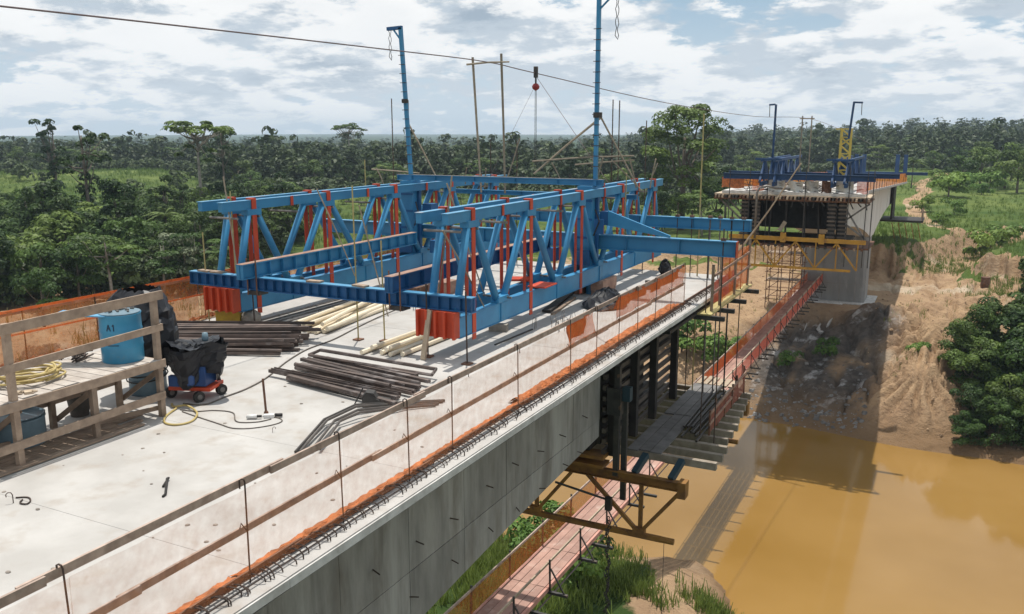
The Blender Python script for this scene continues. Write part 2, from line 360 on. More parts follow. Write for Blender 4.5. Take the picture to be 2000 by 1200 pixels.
def height(x, y):
    x = np.asarray(x, float); y = np.asarray(y, float)
    d, side = river_dist(x, y)
    wob = (fbm(x * 0.11, y * 0.11, 3, 3) - 0.5) * 5.0
    e = d - 14.0 + wob * 0.55
    far = side < 0
    e = np.where(far, e, e - 6.5 * sstep(-11.5, -6, x))
    hf = np.interp(e, [-14, -3, 0, 1.2, 4, 9, 16, 26, 40, 70], [-22.5, -21.6, -20.5, -19.9, -19.5, -17.6, -16.0, -14.2, -13.7, -13.4])
    hn = np.interp(e, [-14, -3, 0, 1.0, 5, 12, 22, 40, 70], [-22.5, -21.6, -20.5, -19.6, -18.3, -16.2, -14.6, -13.6, -13.4])
    h = np.where(far, hf, hn)
    # plateau behind the cut bank on the far side, right of the bridge axis
    cut = 121 + (fbm(x * 0.25, y * 0.02, 4, 21) - 0.5) * 7 + 0.9 * np.abs(np.sin(x * 1.7 + 2 * fbm(x * .4, y * .1, 2, 5)))
    rd = road_dist(x, y, ROAD_A)
    plateau = sstep(0, 2.2, y - cut) * far * sstep(-60, -14, x)
    h = h + plateau * 3.2 * sstep(2.5, 6.0, rd)
    h = h + far * np.exp(-((x + 3) / 7) ** 2 - ((y - 113) / 5) ** 2) * -0.3
    # far landscape: meadow hill on the left, rising wooded hills on the right
    D = np.hypot(x, y); th = np.degrees(np.arctan2(x, y))
    h = h + 5.2 * np.exp(-((D - 310) / 75) ** 2) * sstep(-43, -50, th)
    h = h + sstep(-24, -6, th) * (sstep(300, 800, D) * 9 + sstep(130, 320, D) * 1.2)
    h = h - sstep(-14, -30, th) * sstep(380, 1300, D) * 12
    h = h + sstep(600, 1500, D) * (fbm(x * 0.0022, y * 0.0022, 3, 9) * 22 - 11) * sstep(-70, -30, th)
    h = h - sstep(-10, -24, th) * np.clip(D - 1500, 0, None) * 0.02
    h = h + sstep(45, 160, np.abs(e)) * (fbm(x * 0.02, y * 0.02, 3, 1) - 0.5) * 2.2
    # spoil heaps and gullies on the far bank to the right
    def heap(cx, cy, r, hh, gn, gd, flat=1.0):
        dx, dy = x - cx, (y - cy) * flat; rr = np.hypot(dx, dy); a = np.arctan2(dy, dx)
        g = np.abs(np.sin(a * gn + 2 * fbm(dx * .5 + 9, dy * .5 + 9, 2, 13))) ** 0.8
        return np.clip(1 - rr / r, 0, 1) ** 0.85 * hh * (1 - gd * (1 - g)  * sstep(0.08, 0.4, rr / r))
    h = h + heap(-0.9, 80.2, 5.4, 4.2, 8, 0.55) + heap(0.4, 88.5, 7.5, 3.8, 8, 0.55) + heap(-5.6, 93.5, 5.2, 3.2, 6, 0.35) + heap(6.5, 100, 9.5, 2.2, 8, 0.35) + heap(-2.2, 97.5, 4.2, 1.6, 5, 0.4)
    h = h + heap(-21, 92, 8, 1.0, 5, 0.2) + heap(-27, 103, 9, 1.5, 5, 0.2)
    zone = far * sstep(2, 6, e) * (1 - sstep(48, 60, e))
    h = h + zone * ((fbm(x * 0.8, y * 0.45, 5, 31) - 0.5) * (0.8 + 0.6 * sstep(84, 95, y)) - 0.7 * (1 - sstep(0.0, 0.07, np.abs(fbm(x * 0.5, y * 0.13, 2, 44) - 0.5))))
    h = h + np.where(e > 0.3, (fbm(x * 0.45, y * 0.45, 3, 77) - 0.5) * 0.7, 0)
    # small promontory under the near cantilever
    h = np.maximum(h, -20.5 + 1.9 * np.exp(-((x + 10.2) / 3.0) ** 2 - ((y - 40.3) / 2.2) ** 2) + (fbm(x * 1.2, y * 1.2, 3, 8) - .5) * 0.5 - 0.55)
    # levelled footing terrace under the far pier
    t = sstep(9.0, 5.0, np.maximum(np.abs(x + 10.9) * 0.8, np.abs(y - 102.5)))
    h = h * (1 - t) + (-14.05) * t
    return h
def H1(x, y): return float(height(np.array([x]), np.array([y]))[0])
def axis(segs):
    out = []
    for a, b, st in segs: out += list(np.arange(a, b, st))
    return np.array(out + [segs[-1][1]])
gx = axis([(-4000, -1200, 200), (-1200, -400, 40), (-400, -120, 10), (-120, -36, 3.0), (-36, -17, 0.9), (-17, -7, 0.36), (-7, 8, 0.19), (8, 14, 0.36), (14, 40, 1.6), (40, 160, 10), (160, 800, 40), (800, 2400, 200)])
gy = axis([(-300, -40, 20), (-40, 24, 3.0), (24, 40, 1.0), (40, 70, 1.4), (70, 73.5, 0.42), (73.5, 97, 0.24), (97, 124, 0.42), (124, 180, 1.4), (180, 420, 6), (420, 1400, 35), (1400, 5000, 200)])
GX, GY = np.meshgrid(gx, gy); GZ = height(GX, GY)
nx, ny = len(gx), len(gy)
me = bpy.data.meshes.new('ground')
co = np.stack([GX, GY, GZ], -1).reshape(-1, 3).astype(np.float32)
idx = (np.arange(ny - 1)[:, None] * nx + np.arange(nx - 1)[None, :]).reshape(-1)
quads = np.stack([idx, idx + 1, idx + nx + 1, idx + nx], -1).astype(np.int32)
def np_mesh(me, co, quads):
    n = len(quads); k = quads.shape[1]
    me.vertices.add(len(co)); me.vertices.foreach_set('co', np.ascontiguousarray(co, np.float32).ravel())
    me.loops.add(n * k); me.loops.foreach_set('vertex_index', np.ascontiguousarray(quads, np.int32).ravel())
    me.polygons.add(n); me.polygons.foreach_set('loop_start', np.arange(0, n * k, k, dtype=np.int32))
    me.update(calc_edges=True)
np_mesh(me, co, quads)
me.polygons.foreach_set('use_smooth', np.ones(len(quads), bool))
x, y = co[:, 0].astype(float), co[:, 1].astype(float)
d, side = river_dist(x, y); e = d - 14
nz = fbm(x * 0.13, y * 0.13, 4, 50)
bare = np.where(side < 0, 1 - sstep(34, 58, e + (nz - .5) * 34), 1 - sstep(3, 15, e + (nz - .5) * 26))
bare = np.where((x > -14) & (side < 0), 1 - sstep(44, 50, e + (nz - .5) * 10), bare)
rdA = road_dist(x, y, ROAD_A); rdB = road_dist(x, y, ROAD_B)
roadm = np.maximum(1 - sstep(2.0, 4.4, rdA + (nz - .5) * 3), 1 - sstep(0.9, 2.0, rdB + (nz - .5) * 2))
bare = np.maximum(bare, roadm)
bare = np.where(D_ := (np.hypot(x, y) > 60) & (x < -50) & (e < 40), np.maximum(bare, 1 - sstep(18, 34, e + (nz - .5) * 30)), bare)
slope = np.linalg.norm(np.stack(np.gradient(GZ, gy, gx), -1), axis=-1).reshape(-1)
bare = np.maximum(bare, sstep(0.7, 1.3, slope) * (np.hypot(x, y) < 200))
wet = (1 - sstep(0.0, 2.6, GZ.reshape(-1) - WATER_Z + (nz - .5) * 1.2)) * (e < 25)
grey = 0.95 * sstep(0.12, 0.42, fbm(x * 0.5, y * 0.35, 5, 91)) * (side < 0) * sstep(8.0, 4.5, np.abs(x + 10.6) + (nz - .5) * 6) * sstep(98, 90, y + (nz - .5) * 12) * (y > 70)  # dark grey rock, spread to fill the far bridge's shadow and deepen its shade
DD = np.hypot(x, y); TH = np.degrees(np.arctan2(x, y))
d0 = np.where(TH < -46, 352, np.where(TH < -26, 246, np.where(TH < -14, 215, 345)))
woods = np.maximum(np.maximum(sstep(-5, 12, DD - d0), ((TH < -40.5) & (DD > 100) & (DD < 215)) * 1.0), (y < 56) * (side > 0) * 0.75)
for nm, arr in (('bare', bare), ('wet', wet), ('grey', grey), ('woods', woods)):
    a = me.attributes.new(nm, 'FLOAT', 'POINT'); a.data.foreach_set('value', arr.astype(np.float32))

def ground_mat():
    m = bpy.data.materials.new('ground'); m.use_nodes = True; t = m.node_tree; N = t.nodes; L = t.links
    b = N['Principled BSDF']; b.inputs['Roughness'].default_value = 0.95; b.inputs['Specular IOR Level'].default_value = 0.15
    g = N.new('ShaderNodeNewGeometry')
    def noise(s, d=6, st=(1, 1, 1), ro=.6):
        mp = N.new('ShaderNodeMapping'); mp.inputs['Scale'].default_value = st; L.new(g.outputs['Position'], mp.inputs[0])
        n = N.new('ShaderNodeTexNoise'); L.new(mp.outputs[0], n.inputs['Vector']); n.inputs['Scale'].default_value = s; n.inputs['Detail'].default_value = d; n.inputs['Roughness'].default_value = ro
        return n.outputs['Fac']
    def rng(v, a, c):
        n = N.new('ShaderNodeMapRange'); L.new(v, n.inputs[0]); n.inputs[1].default_value = a; n.inputs[2].default_value = c; return n.outputs[0]
    def mix(f, a, c):
        n = N.new('ShaderNodeMix'); n.data_type = 'RGBA'; L.new(f, n.inputs[0])
        for i, v in ((6, a), (7, c)):
            if isinstance(v, tuple): n.inputs[i].default_value = (*v, 1)
            else: L.new(v, n.inputs[i])
        return n.outputs[2]
    def att(n):
        a = N.new('ShaderNodeAttribute'); a.attribute_name = n; return a.outputs['Fac']
    sand = mix(rng(noise(0.35), .36, .64), (0.40, 0.275, 0.165), (0.29, 0.19, 0.115))
    sand = mix(rng(noise(2.2, 8), .55, .75), sand, (0.19, 0.122, 0.075))
    sand = mix(rng(noise(0.12, 5), .58, .70), sand, (0.47, 0.38, 0.28))
    gr = mix(rng(noise(0.16, 8), .36, .66), (0.048, 0.088, 0.017), (0.115, 0.150, 0.036))
    gr = mix(rng(noise(1.3, 8), .5, .75), gr, (0.040, 0.066, 0.016))
    gr = mix(rng(noise(0.035, 4), .50, .66), gr, (0.13, 0.165, 0.042))
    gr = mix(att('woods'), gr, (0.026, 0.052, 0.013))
    rag = N.new('ShaderNodeMath'); rag.operation = 'ADD'; L.new(att('bare'), rag.inputs[0])
    rg = N.new('ShaderNodeMath'); rg.operation = 'MULTIPLY_ADD'; L.new(noise(0.9, 8), rg.inputs[0]); rg.inputs[1].default_value = 0.9; rg.inputs[2].default_value = -0.45
    L.new(rg.outputs[0], rag.inputs[1])
    col = mix(rng(rag.outputs[0], .42, .58), gr, sand)
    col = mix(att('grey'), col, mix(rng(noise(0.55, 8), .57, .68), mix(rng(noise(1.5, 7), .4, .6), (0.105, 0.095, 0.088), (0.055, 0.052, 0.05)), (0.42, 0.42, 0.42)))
    col = mix(att('wet'), col, (0.19, 0.12, 0.065))
    L.new(col, b.inputs['Base Color'])
    bn = N.new('ShaderNodeBump'); bn.inputs['Strength'].default_value = 0.9; bn.inputs['Distance'].default_value = 0.35
    L.new(noise(1.8, 8, (1, 1, 1), .65), bn.inputs['Height']); L.new(bn.outputs[0], b.inputs['Normal'])
    MATS['ground'] = m
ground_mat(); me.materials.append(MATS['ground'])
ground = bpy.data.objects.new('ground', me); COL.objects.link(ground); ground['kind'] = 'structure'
ground['label'] = 'sandy river banks and green meadows running back to the horizon'

# river: a sheet cut by the ground; muddy, still, slightly rippled
def water_mat():
    m = bpy.data.materials.new('river_water'); m.use_nodes = True; t = m.node_tree; N = t.nodes; L = t.links
    b = N['Principled BSDF']; b.inputs['Roughness'].default_value = 0.07; b.inputs['IOR'].default_value = 1.33
    g = N.new('ShaderNodeNewGeometry')
    n1 = N.new('ShaderNodeTexNoise'); L.new(g.outputs['Position'], n1.inputs['Vector']); n1.inputs['Scale'].default_value = 0.09; n1.inputs['Detail'].default_value = 4
    mr = N.new('ShaderNodeMapRange'); L.new(n1.outputs['Fac'], mr.inputs[0]); mr.inputs[1].default_value = .35; mr.inputs[2].default_value = .65
    mx = N.new('ShaderNodeMix'); mx.data_type = 'RGBA'; L.new(mr.outputs[0], mx.inputs[0])
    mx.inputs[6].default_value = (0.225, 0.125, 0.030, 1); mx.inputs[7].default_value = (0.275, 0.16, 0.048, 1)
    L.new(mx.outputs[2], b.inputs['Base Color'])
    n2 = N.new('ShaderNodeTexNoise'); L.new(g.outputs['Position'], n2.inputs['Vector']); n2.inputs['Scale'].default_value = 1.6; n2.inputs['Detail'].default_value = 4
    bn = N.new('ShaderNodeBump'); bn.inputs['Strength'].default_value = 0.05; bn.inputs['Distance'].default_value = 0.05
    L.new(n2.outputs['Fac'], bn.inputs['Height']); L.new(bn.outputs[0], b.inputs['Normal'])
    MATS['river_water'] = m
water_mat()
o = MB().grid(lambda u, v: (-90 + 690 * u, -100 + 190 * v, WATER_Z), 60, 20).build('river', 'river_water'); o['kind'] = 'structure'
o['label'] = 'brown muddy river under the two bridge halves'

# ================================================================== VEGETATION
def rand_unit(n, rng):
    v = rng.normal(size=(n, 3)); return v / np.linalg.norm(v, axis=1, keepdims=True)
def leaf_quads(cen, nor, size, rng, aspect=0.6):
    n = len(cen); t = np.cross(nor, rand_unit(n, rng)); t /= np.linalg.norm(t, axis=1, keepdims=True) + 1e-9; b = np.cross(nor, t)
    s = size * rng.uniform(0.6, 1.3, (n, 1)); droop = nor * s * 0.12
    return np.stack([cen - t * s * .5 - droop, cen + b * s * .5 * aspect, cen + t * s * .5 - droop, cen - b * s * .5 * aspect], 1)
def crown_leaves(clumps, per, size, rng, fill=0.55, up=0.35):
    Q = []; T = []
    for (c, r, tone) in clumps:
        u = rand_unit(per, rng); u[:, 2] = np.where(u[:, 2] < -0.35, -u[:, 2], u[:, 2])
        rad = rng.uniform(fill, 1.0, (per, 1)) ** 0.6
        cen = np.array(c) + u * rad * np.array(r)
        nor = u + rand_unit(per, rng) * 0.55 + np.array([0, 0, up]); nor /= np.linalg.norm(nor, axis=1, keepdims=True)
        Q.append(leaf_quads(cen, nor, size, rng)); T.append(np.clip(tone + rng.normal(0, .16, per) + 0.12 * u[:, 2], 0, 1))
    return np.concatenate(Q), np.concatenate(T)
def leaf_mesh(name, Q, T, mat):
    me = bpy.data.meshes.new(name); n = len(Q)
    np_mesh(me, Q.reshape(-1, 3), np.arange(n * 4).reshape(n, 4))
    a = me.attributes.new('tone', 'FLOAT', 'POINT'); a.data.foreach_set('value', np.repeat(T, 4).astype(np.float32))
    me.materials.append(MATS[mat]); return me
def trunk_mesh(name, h, r, limbs, mat, rng, lean=0.05):
    mb = MB(); top = (rng.normal() * lean * h, rng.normal() * lean * h, h)
    mb.tube([(0, 0, -0.6), (top[0] * .3, top[1] * .3, h * .35), (top[0] * .7, top[1] * .7, h * .7), top], [r * 1.25, r, r * .75, r * .4], 7)
    for (c, f) in limbs:
        p = (top[0] * f, top[1] * f, h * f)
        mid = ((p[0] + c[0]) / 2, (p[1] + c[1]) / 2, p[2] * .6 + c[2] * .4 - 0.1)
        mb.tube([p, mid, c], [r * .5, r * .33, r * .14], 5)
    return shared(mb, name, mat, True)
def make_tree(kind, seed):
    rng = np.random.default_rng(seed); cl = []
    if kind == 'round':
        H = 9.0; n = 15
        for i in range(n):
            a = rng.uniform(0, 6.28); rr = 2.9 * math.sqrt(rng.uniform(0, 1)); z = rng.uniform(3.0, 7.8) - 0.25 * rr
            s = rng.uniform(1.1, 1.9); cl.append(((rr * math.cos(a), rr * math.sin(a), z), (s, s, s * .72), rng.uniform(.15, .75)))
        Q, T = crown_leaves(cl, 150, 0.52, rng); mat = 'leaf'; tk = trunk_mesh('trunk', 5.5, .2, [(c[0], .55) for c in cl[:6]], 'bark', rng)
    elif kind == 'tall':
        H = 11.0
        for i in range(16):
            a = rng.uniform(0, 6.28); z = rng.uniform(2.6, 10.2); rr = 2.1 * math.sqrt(rng.uniform(0, 1)) * (1.1 - abs(z - 6) / 7.5)
            s = rng.uniform(.9, 1.6); cl.append(((rr * math.cos(a), rr * math.sin(a), z), (s, s, s * .8), rng.uniform(.1, .7)))
        Q, T = crown_leaves(cl, 140, 0.5, rng); mat = 'leaf_dark'; tk = trunk_mesh('trunk', 8.5, .22, [(c[0], .6) for c in cl[:6]], 'bark', rng)
    elif kind == 'layered':                        # flat tiers of foliage with gaps
        for i in range(13):
            a = rng.uniform(0, 6.28); z = rng.uniform(3.5, 9.5); rr = rng.uniform(.6, 3.2)
            s = rng.uniform(1.2, 2.0); cl.append(((rr * math.cos(a), rr * math.sin(a), z), (s, s, s * .38), rng.uniform(.25, .9)))
        Q, T = crown_leaves(cl, 140, 0.5, rng, up=.8); mat = 'leaf'; tk = trunk_mesh('trunk', 8.6, .19, [(c[0], .45 + .4 * rng.random()) for c in cl], 'bark_pale', rng)
    elif kind == 'shrub':
        for i in range(9):
            a = rng.uniform(0, 6.28); rr = 1.5 * math.sqrt(rng.uniform(0, 1)); z = rng.uniform(.5, 2.3)
            s = rng.uniform(.6, 1.05); cl.append(((rr * math.cos(a), rr * math.sin(a), z), (s, s, s * .8), rng.uniform(.2, .9)))
        Q, T = crown_leaves(cl, 120, 0.36, rng); mat = 'leaf_bright'; tk = trunk_mesh('trunk', 1.6, .07, [(c[0], .5) for c in cl[:5]], 'bark', rng)
    elif kind == 'bush':                           # dense from the ground up, small leaves
        for i in range(26):
            a = rng.uniform(0, 6.28); rr = 2.6 * math.sqrt(rng.uniform(0, 1)); z = rng.uniform(.6, 6.2) * (1.05 - .22 * rr / 2.6)
            s = rng.uniform(.8, 1.35); cl.append(((rr * math.cos(a), rr * math.sin(a), z), (s, s, s * .75), rng.uniform(.1, .75)))
        Q, T = crown_leaves(cl, 230, 0.34, rng); mat = 'leaf_dark' if seed % 2 else 'leaf'; tk = trunk_mesh('trunk', 3.5, .16, [(c[0], .5) for c in cl[:7]], 'bark', rng)
    elif kind == 'emergent':                       # bare pale stem, sparse flat umbrella crown
        for i in range(20):
            a = i * 2.399 + rng.uniform(-.4, .4); rr = 3.7 * math.sqrt((i + .5) / 20) + rng.uniform(-.3, .3); z = 12.7 + rng.uniform(-.6, .5) - rr * .16
            s = rng.uniform(.6, 1.05); cl.append(((rr * math.cos(a), rr * math.sin(a), z), (s, s, s * .40), rng.uniform(.3, .9)))
        for i in range(4):
            a = rng.uniform(0, 6.28); rr = rng.uniform(1.2, 2.6); cl.append(((rr * math.cos(a), rr * math.sin(a), rng.uniform(8, 11)), (.6, .6, .3), rng.uniform(.2, .7)))
        Q, T = crown_leaves(cl, 75, 0.46, rng, up=.8); mat = 'leaf'; tk = trunk_mesh('trunk', 11.5, .2, [(c[0], .80 + .18 * rng.random()) for c in cl], 'bark_pale', rng, .02)
    elif kind == 'ragged':                         # thin crown of dark tufts on visible limbs
        for i in range(12):
            a = rng.uniform(0, 6.28); rr = rng.uniform(.3, 2.6); z = rng.uniform(7.5, 12.8)
            s = rng.uniform(.45, .85); cl.append(((rr * math.cos(a), rr * math.sin(a), z), (s, s, s * .7), rng.uniform(.05, .5)))
        for i in range(8):
            a = rng.uniform(0, 6.28); rr = rng.uniform(0, .9); cl.append(((rr * math.cos(a), rr * math.sin(a), rng.uniform(3, 8)), (.7, .7, .8), rng.uniform(.0, .4)))
        Q, T = crown_leaves(cl, 70, 0.42, rng); mat = 'leaf_dark'; tk = trunk_mesh('trunk', 11.5, .17, [(c[0], .5 + .4 * rng.random()) for c in cl[:12]], 'bark', rng, .02)
    elif kind == 'giant':                          # the broad tree right of the blue traveller
        for i in range(84):
            a = rng.uniform(0, 6.28); z = rng.uniform(2.4, 20.3); w = 7.2 * (1 - ((z - 10.5) / 10.6) ** 2) ** .5 if abs(z - 10.5) < 10.5 else 1
            rr = w * math.sqrt(rng.uniform(.15, 1)); s = rng.uniform(1.2, 2.3)
            cl.append(((rr * math.cos(a), rr * math.sin(a), z), (s, s, s * .62), rng.uniform(.1, .8)))
        Q, T = crown_leaves(cl, 180, 0.52, rng, up=.5); mat = 'leaf'; tk = trunk_mesh('trunk', 15.5, .48, [(c[0], .35 + .5 * rng.random()) for c in cl[:16]], 'bark', rng, .02)
    elif kind == 'palm':
        V_ = []; T_ = []
        hh = 6.0
        for i in range(17):
            a = i * 2.399 + rng.uniform(-.2, .2); el = rng.uniform(.15, 1.25); L_ = rng.uniform(2.5, 3.4); d = np.array([math.cos(a), math.sin(a), 0]); sd = np.array([-d[1], d[0], 0])
            prev = None
            for k in range(9):
                s_ = k / 8; p = np.array([0, 0, hh]) + d * L_ * s_ * math.cos(el) * (1 + .2 * s_) + np.array([0, 0, 1]) * (L_ * s_ * math.sin(el) - 2.1 * s_ * s_)
                w = (.10 + .62 * math.sin(math.pi * min(1, s_ * .9 + .1))) * .9
                if prev is not None:
                    for sg in (-1, 1):
                        for q in range(2):
                            c = prev[0] + (p - prev[0]) * (q * .5 + .15); tip = c + sd * sg * w + d * .28 - np.array([0, 0, .30 * w])
                            V_.append([c - d * .06, c + d * .16, tip + d * .05, tip - d * .02]); T_.append(rng.uniform(.2, .75))
                prev = (p, w)
        Q, T = np.array(V_), np.array(T_); mat = 'leaf'; tk = trunk_mesh('trunk', hh, .13, [], 'bark', rng, .03)
    elif kind == 'pale':
        for i in range(12):
            a = rng.uniform(0, 6.28); rr = 2.6 * math.sqrt(rng.uniform(0, 1)); z = rng.uniform(3.2, 8.0)
            s = rng.uniform(.8, 1.4); cl.append(((rr * math.cos(a), rr * math.sin(a), z), (s, s, s * .7), rng.uniform(.2, .9)))
        Q, T = crown_leaves(cl, 150, 0.45, rng, up=.6); mat = 'leaf_pale'; tk = trunk_mesh('trunk', 6.5, .18, [(c[0], .55) for c in cl[:6]], 'bark_pale', rng)
    return tk, leaf_mesh('crown', Q, T, mat), (Q, T)
PROTO = {}
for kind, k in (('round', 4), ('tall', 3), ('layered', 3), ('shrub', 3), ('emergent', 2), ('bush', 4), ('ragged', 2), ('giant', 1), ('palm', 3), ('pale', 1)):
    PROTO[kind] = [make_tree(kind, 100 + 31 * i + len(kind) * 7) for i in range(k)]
def plant(kind, x, y, sc, label, cat, group=None, name=None, z=None, rot=None, squash=1.0, var=None):
    tk, cr, _ = PROTO[kind][var if var is not None else random.randrange(len(PROTO[kind]))]
    z = H1(x, y) if z is None else z
    t = thing(name or {'shrub': 'shrub', 'palm': 'palm_tree', 'bush': 'bush'}.get(kind, 'tree'), label, cat, (x, y, z), group)
    for me_, nm in ((tk, 'trunk'), (cr, 'crown')):
        c = bpy.data.objects.new(nm, me_); COL.objects.link(c); c.parent = t
    t.rotation_euler = (0, 0, random.uniform(0, 6.28) if rot is None else rot); t.scale = (sc, sc, sc * squash)
    return t
def polar(th, D): return D * math.sin(R(th)), D * math.cos(R(th))
def th_of_px(px): return -26.715 + math.degrees(math.atan((px - 1000) / 1700 * 0.98))

# near jungle on the left: each tree its own object
JL = {'round': ('round leafy jungle tree in the dense wood beyond the left fence', 'tree'), 'tall': ('dark tall jungle tree in the dense wood beyond the left fence', 'tree'),
      'layered': ('jungle tree with flat tiers of leaves in the wood beyond the left fence', 'tree'), 'palm': ('palm standing among the jungle trees beyond the left fence', 'palm'),
      'shrub': ('bright green shrub at the foot of the jungle beyond the left fence', 'shrub'), 'pale': ('pale silvery green tree in front of the dense jungle wood', 'tree')}
JS = {'round': 'round leafy jungle tree', 'tall': 'dark tall jungle tree', 'layered': 'jungle tree with flat leaf tiers', 'palm': 'palm', 'shrub': 'bright green shrub'}
placed = []
def far_enough(x, y, r):
    for (a, b) in placed:
        if (a - x) ** 2 + (b - y) ** 2 < r * r: return False
    placed.append((x, y)); return True
n = 0; tries = 0
while n < 190 and tries < 9000:
    tries += 1
    th = random.uniform(-60.5, -40.5); D0 = 104 if th < -45 else 112 + (th + 45) * 7
    D_ = D0 + 90 * random.random() ** 1.35
    x_, y_ = polar(th, D_)
    if not far_enough(x_, y_, 3.1): continue
    k = random.choices(['round', 'tall', 'layered', 'palm', 'shrub'], [5, 2.6, 2.6, 2.8, 2.2])[0]
    s = random.uniform(.72, 1.08) * (1.0 if D_ < 165 else .78)
    if k == 'shrub': s *= 1.35
    if k == 'tall' and random.random() < .6: s *= .85
    px = 1000 + 1700 * math.tan(R(th + 26.715)); row = 'front' if D_ < D0 + 22 else 'middle' if D_ < D0 + 52 else 'back'
    zone = 'at left picture edge' if px < 110 else 'below the ragged tree' if px < 230 else 'by the silvery tree' if px < 350 else 'below the umbrella tree' if px < 450 else 'behind the traveller'
    plant(k, x_, y_, s, '%s in the %s of the wood %s' % (JS[k], row, zone), JL[k][1], 'jungle on the left bank' if k != 'palm' else 'palms on the left bank'); n += 1
x_, y_ = polar(th_of_px(335), 108); plant('pale', x_, y_, .82, 'pale silvery green tree standing out of the dense jungle wood', 'tree')
x_, y_ = polar(th_of_px(45), 92); plant('round', x_, y_, .58, 'small leafy tree on the bare bank at the left edge of the picture', 'tree', z=-13.4, squash=1.05)
for px, D_, s, kind, lab in ((160, 150, 1.5, 'ragged', 'tall dark ragged tree rising over the jungle at far left'), (98, 210, 1.55, 'ragged', 'thin ragged tree on the skyline left of the taller dark tree'),
                             (385, 165, 1.52, 'emergent', 'pale stemmed umbrella tree with flat bright crown above the jungle'), (432, 215, 1.5, 'ragged', 'bare limbed tree just right of the pale umbrella tree'),
                             (679, 330, 1.55, 'emergent', 'distant umbrella topped tree on the skyline behind the blue truss')):
    x_, y_ = polar(th_of_px(px), D_); plant(kind, x_, y_, s, lab, 'tree', var=0 if kind == 'ragged' and px < 120 else (1 if kind == 'ragged' else 0 if px < 500 else 1))
# the big tree and its neighbours behind the traveller
plant('giant', -41.0, 146.0, 1.0, 'broad tall tree with uneven crown right of the blue traveller', 'tree')
for px, D_, s, kind in ((1195, 158, .95, 'round'), (1225, 150, .8, 'layered'), (1262, 139, .62, 'round'), (1405, 150, .9, 'round'), (1425, 170, .9, 'tall'), (1380, 138, .75, 'layered'), (1300, 136, .7, 'tall'), (1445, 205, 1.0, 'round'), (1165, 190, .8, 'tall'), (1120, 200, .85, 'round'), (1130, 180, .5, 'palm')):
    x_, y_ = polar(th_of_px(px), D_)
    plant(kind, x_, y_, s, {'round': 'round tree clustered at the foot of the broad tall tree', 'layered': 'tiered tree clustered at the foot of the broad tall tree', 'tall': 'slim dark tree beside the broad tall tree', 'palm': 'palm at the meadow edge left of the broad tall tree'}[kind], 'tree' if kind != 'palm' else 'palm', 'trees around the broad tall tree')
# middle meadow between the jungle and the broad tree: scattered shrubs, palms
for i in range(34):
    th = random.uniform(-40, -26); D_ = random.uniform(128, 235); x_, y_ = polar(th, D_)
    if not far_enough(x_, y_, 5): continue
    k = random.choices(['shrub', 'palm', 'round'], [4, 2, 1.2])[0]
    plant(k, x_, y_, {'shrub': random.uniform(.7, 1.4), 'palm': random.uniform(.55, .85), 'round': random.uniform(.4, .62)}[k],
          {'shrub': 'bushy shrub dotted over the meadow behind the blue traveller', 'palm': 'short palm in the meadow behind the blue traveller', 'round': 'small round tree in the meadow behind the blue traveller'}[k],
          {'shrub': 'shrub', 'palm': 'palm', 'round': 'tree'}[k], 'plants in the middle meadow')
# right meadow
for px, D_, k, s, lab in ((1890, 255, 'round', 1.15, 'dense dark tree left of the others on the right slope'), (1925, 262, 'round', 1.2, 'dense dark tree in the middle of the right slope group'), (1975, 245, 'round', 1.3, 'largest dense tree of the right slope group'), (2000, 225, 'round', 1.2, 'dense tree cut by the right picture edge'), (1830, 330, 'round', 1.0, 'round tree at the top of the dirt track'), (1945, 235, 'shrub', 2.0, 'wide shrub under the right slope trees'), (1905, 240, 'shrub', 1.8, 'shrub at the foot of the dark tree on the right slope'), (1815, 175, 'shrub', 1.0, 'shrub left of the dirt track bend'), (1880, 172, 'shrub', 1.1, 'shrub right of the dirt track bend'), (1865, 205, 'shrub', 2.3, 'dark round bush in the right meadow beside the dirt track'), (1790, 235, 'palm', 1.05, 'dark palm at the end of the far bridge rail'),
                          (1905, 300, 'round', 1.0, 'round tree at the edge of the right meadow'), (1960, 250, 'palm', 1.2, 'palm on the slope at the right edge of the picture'),
                          (1985, 290, 'round', 1.0, 'tree on the slope at the right edge of the picture'), (1940, 310, 'layered', .9, 'tiered tree at the back of the right meadow'),
                          (1960, 140, 'shrub', 1.7, 'low wide shrub where the sandy track leaves the picture'), (1990, 150, 'shrub', 1.5, 'shrub beside the low wide one on the sandy track'),
                          (1858, 152, 'shrub', .8, 'small shrub beside the bend of the dirt track'), (1835, 265, 'shrub', 1.3, 'shrub half way up the right meadow'), (1930, 215, 'shrub', 1.2, 'shrub in the open grass of the right meadow')):
    x_, y_ = polar(th_of_px(px), D_); plant(k, x_, y_, s, lab, {'palm': 'palm', 'shrub': 'shrub'}.get(k, 'tree'))
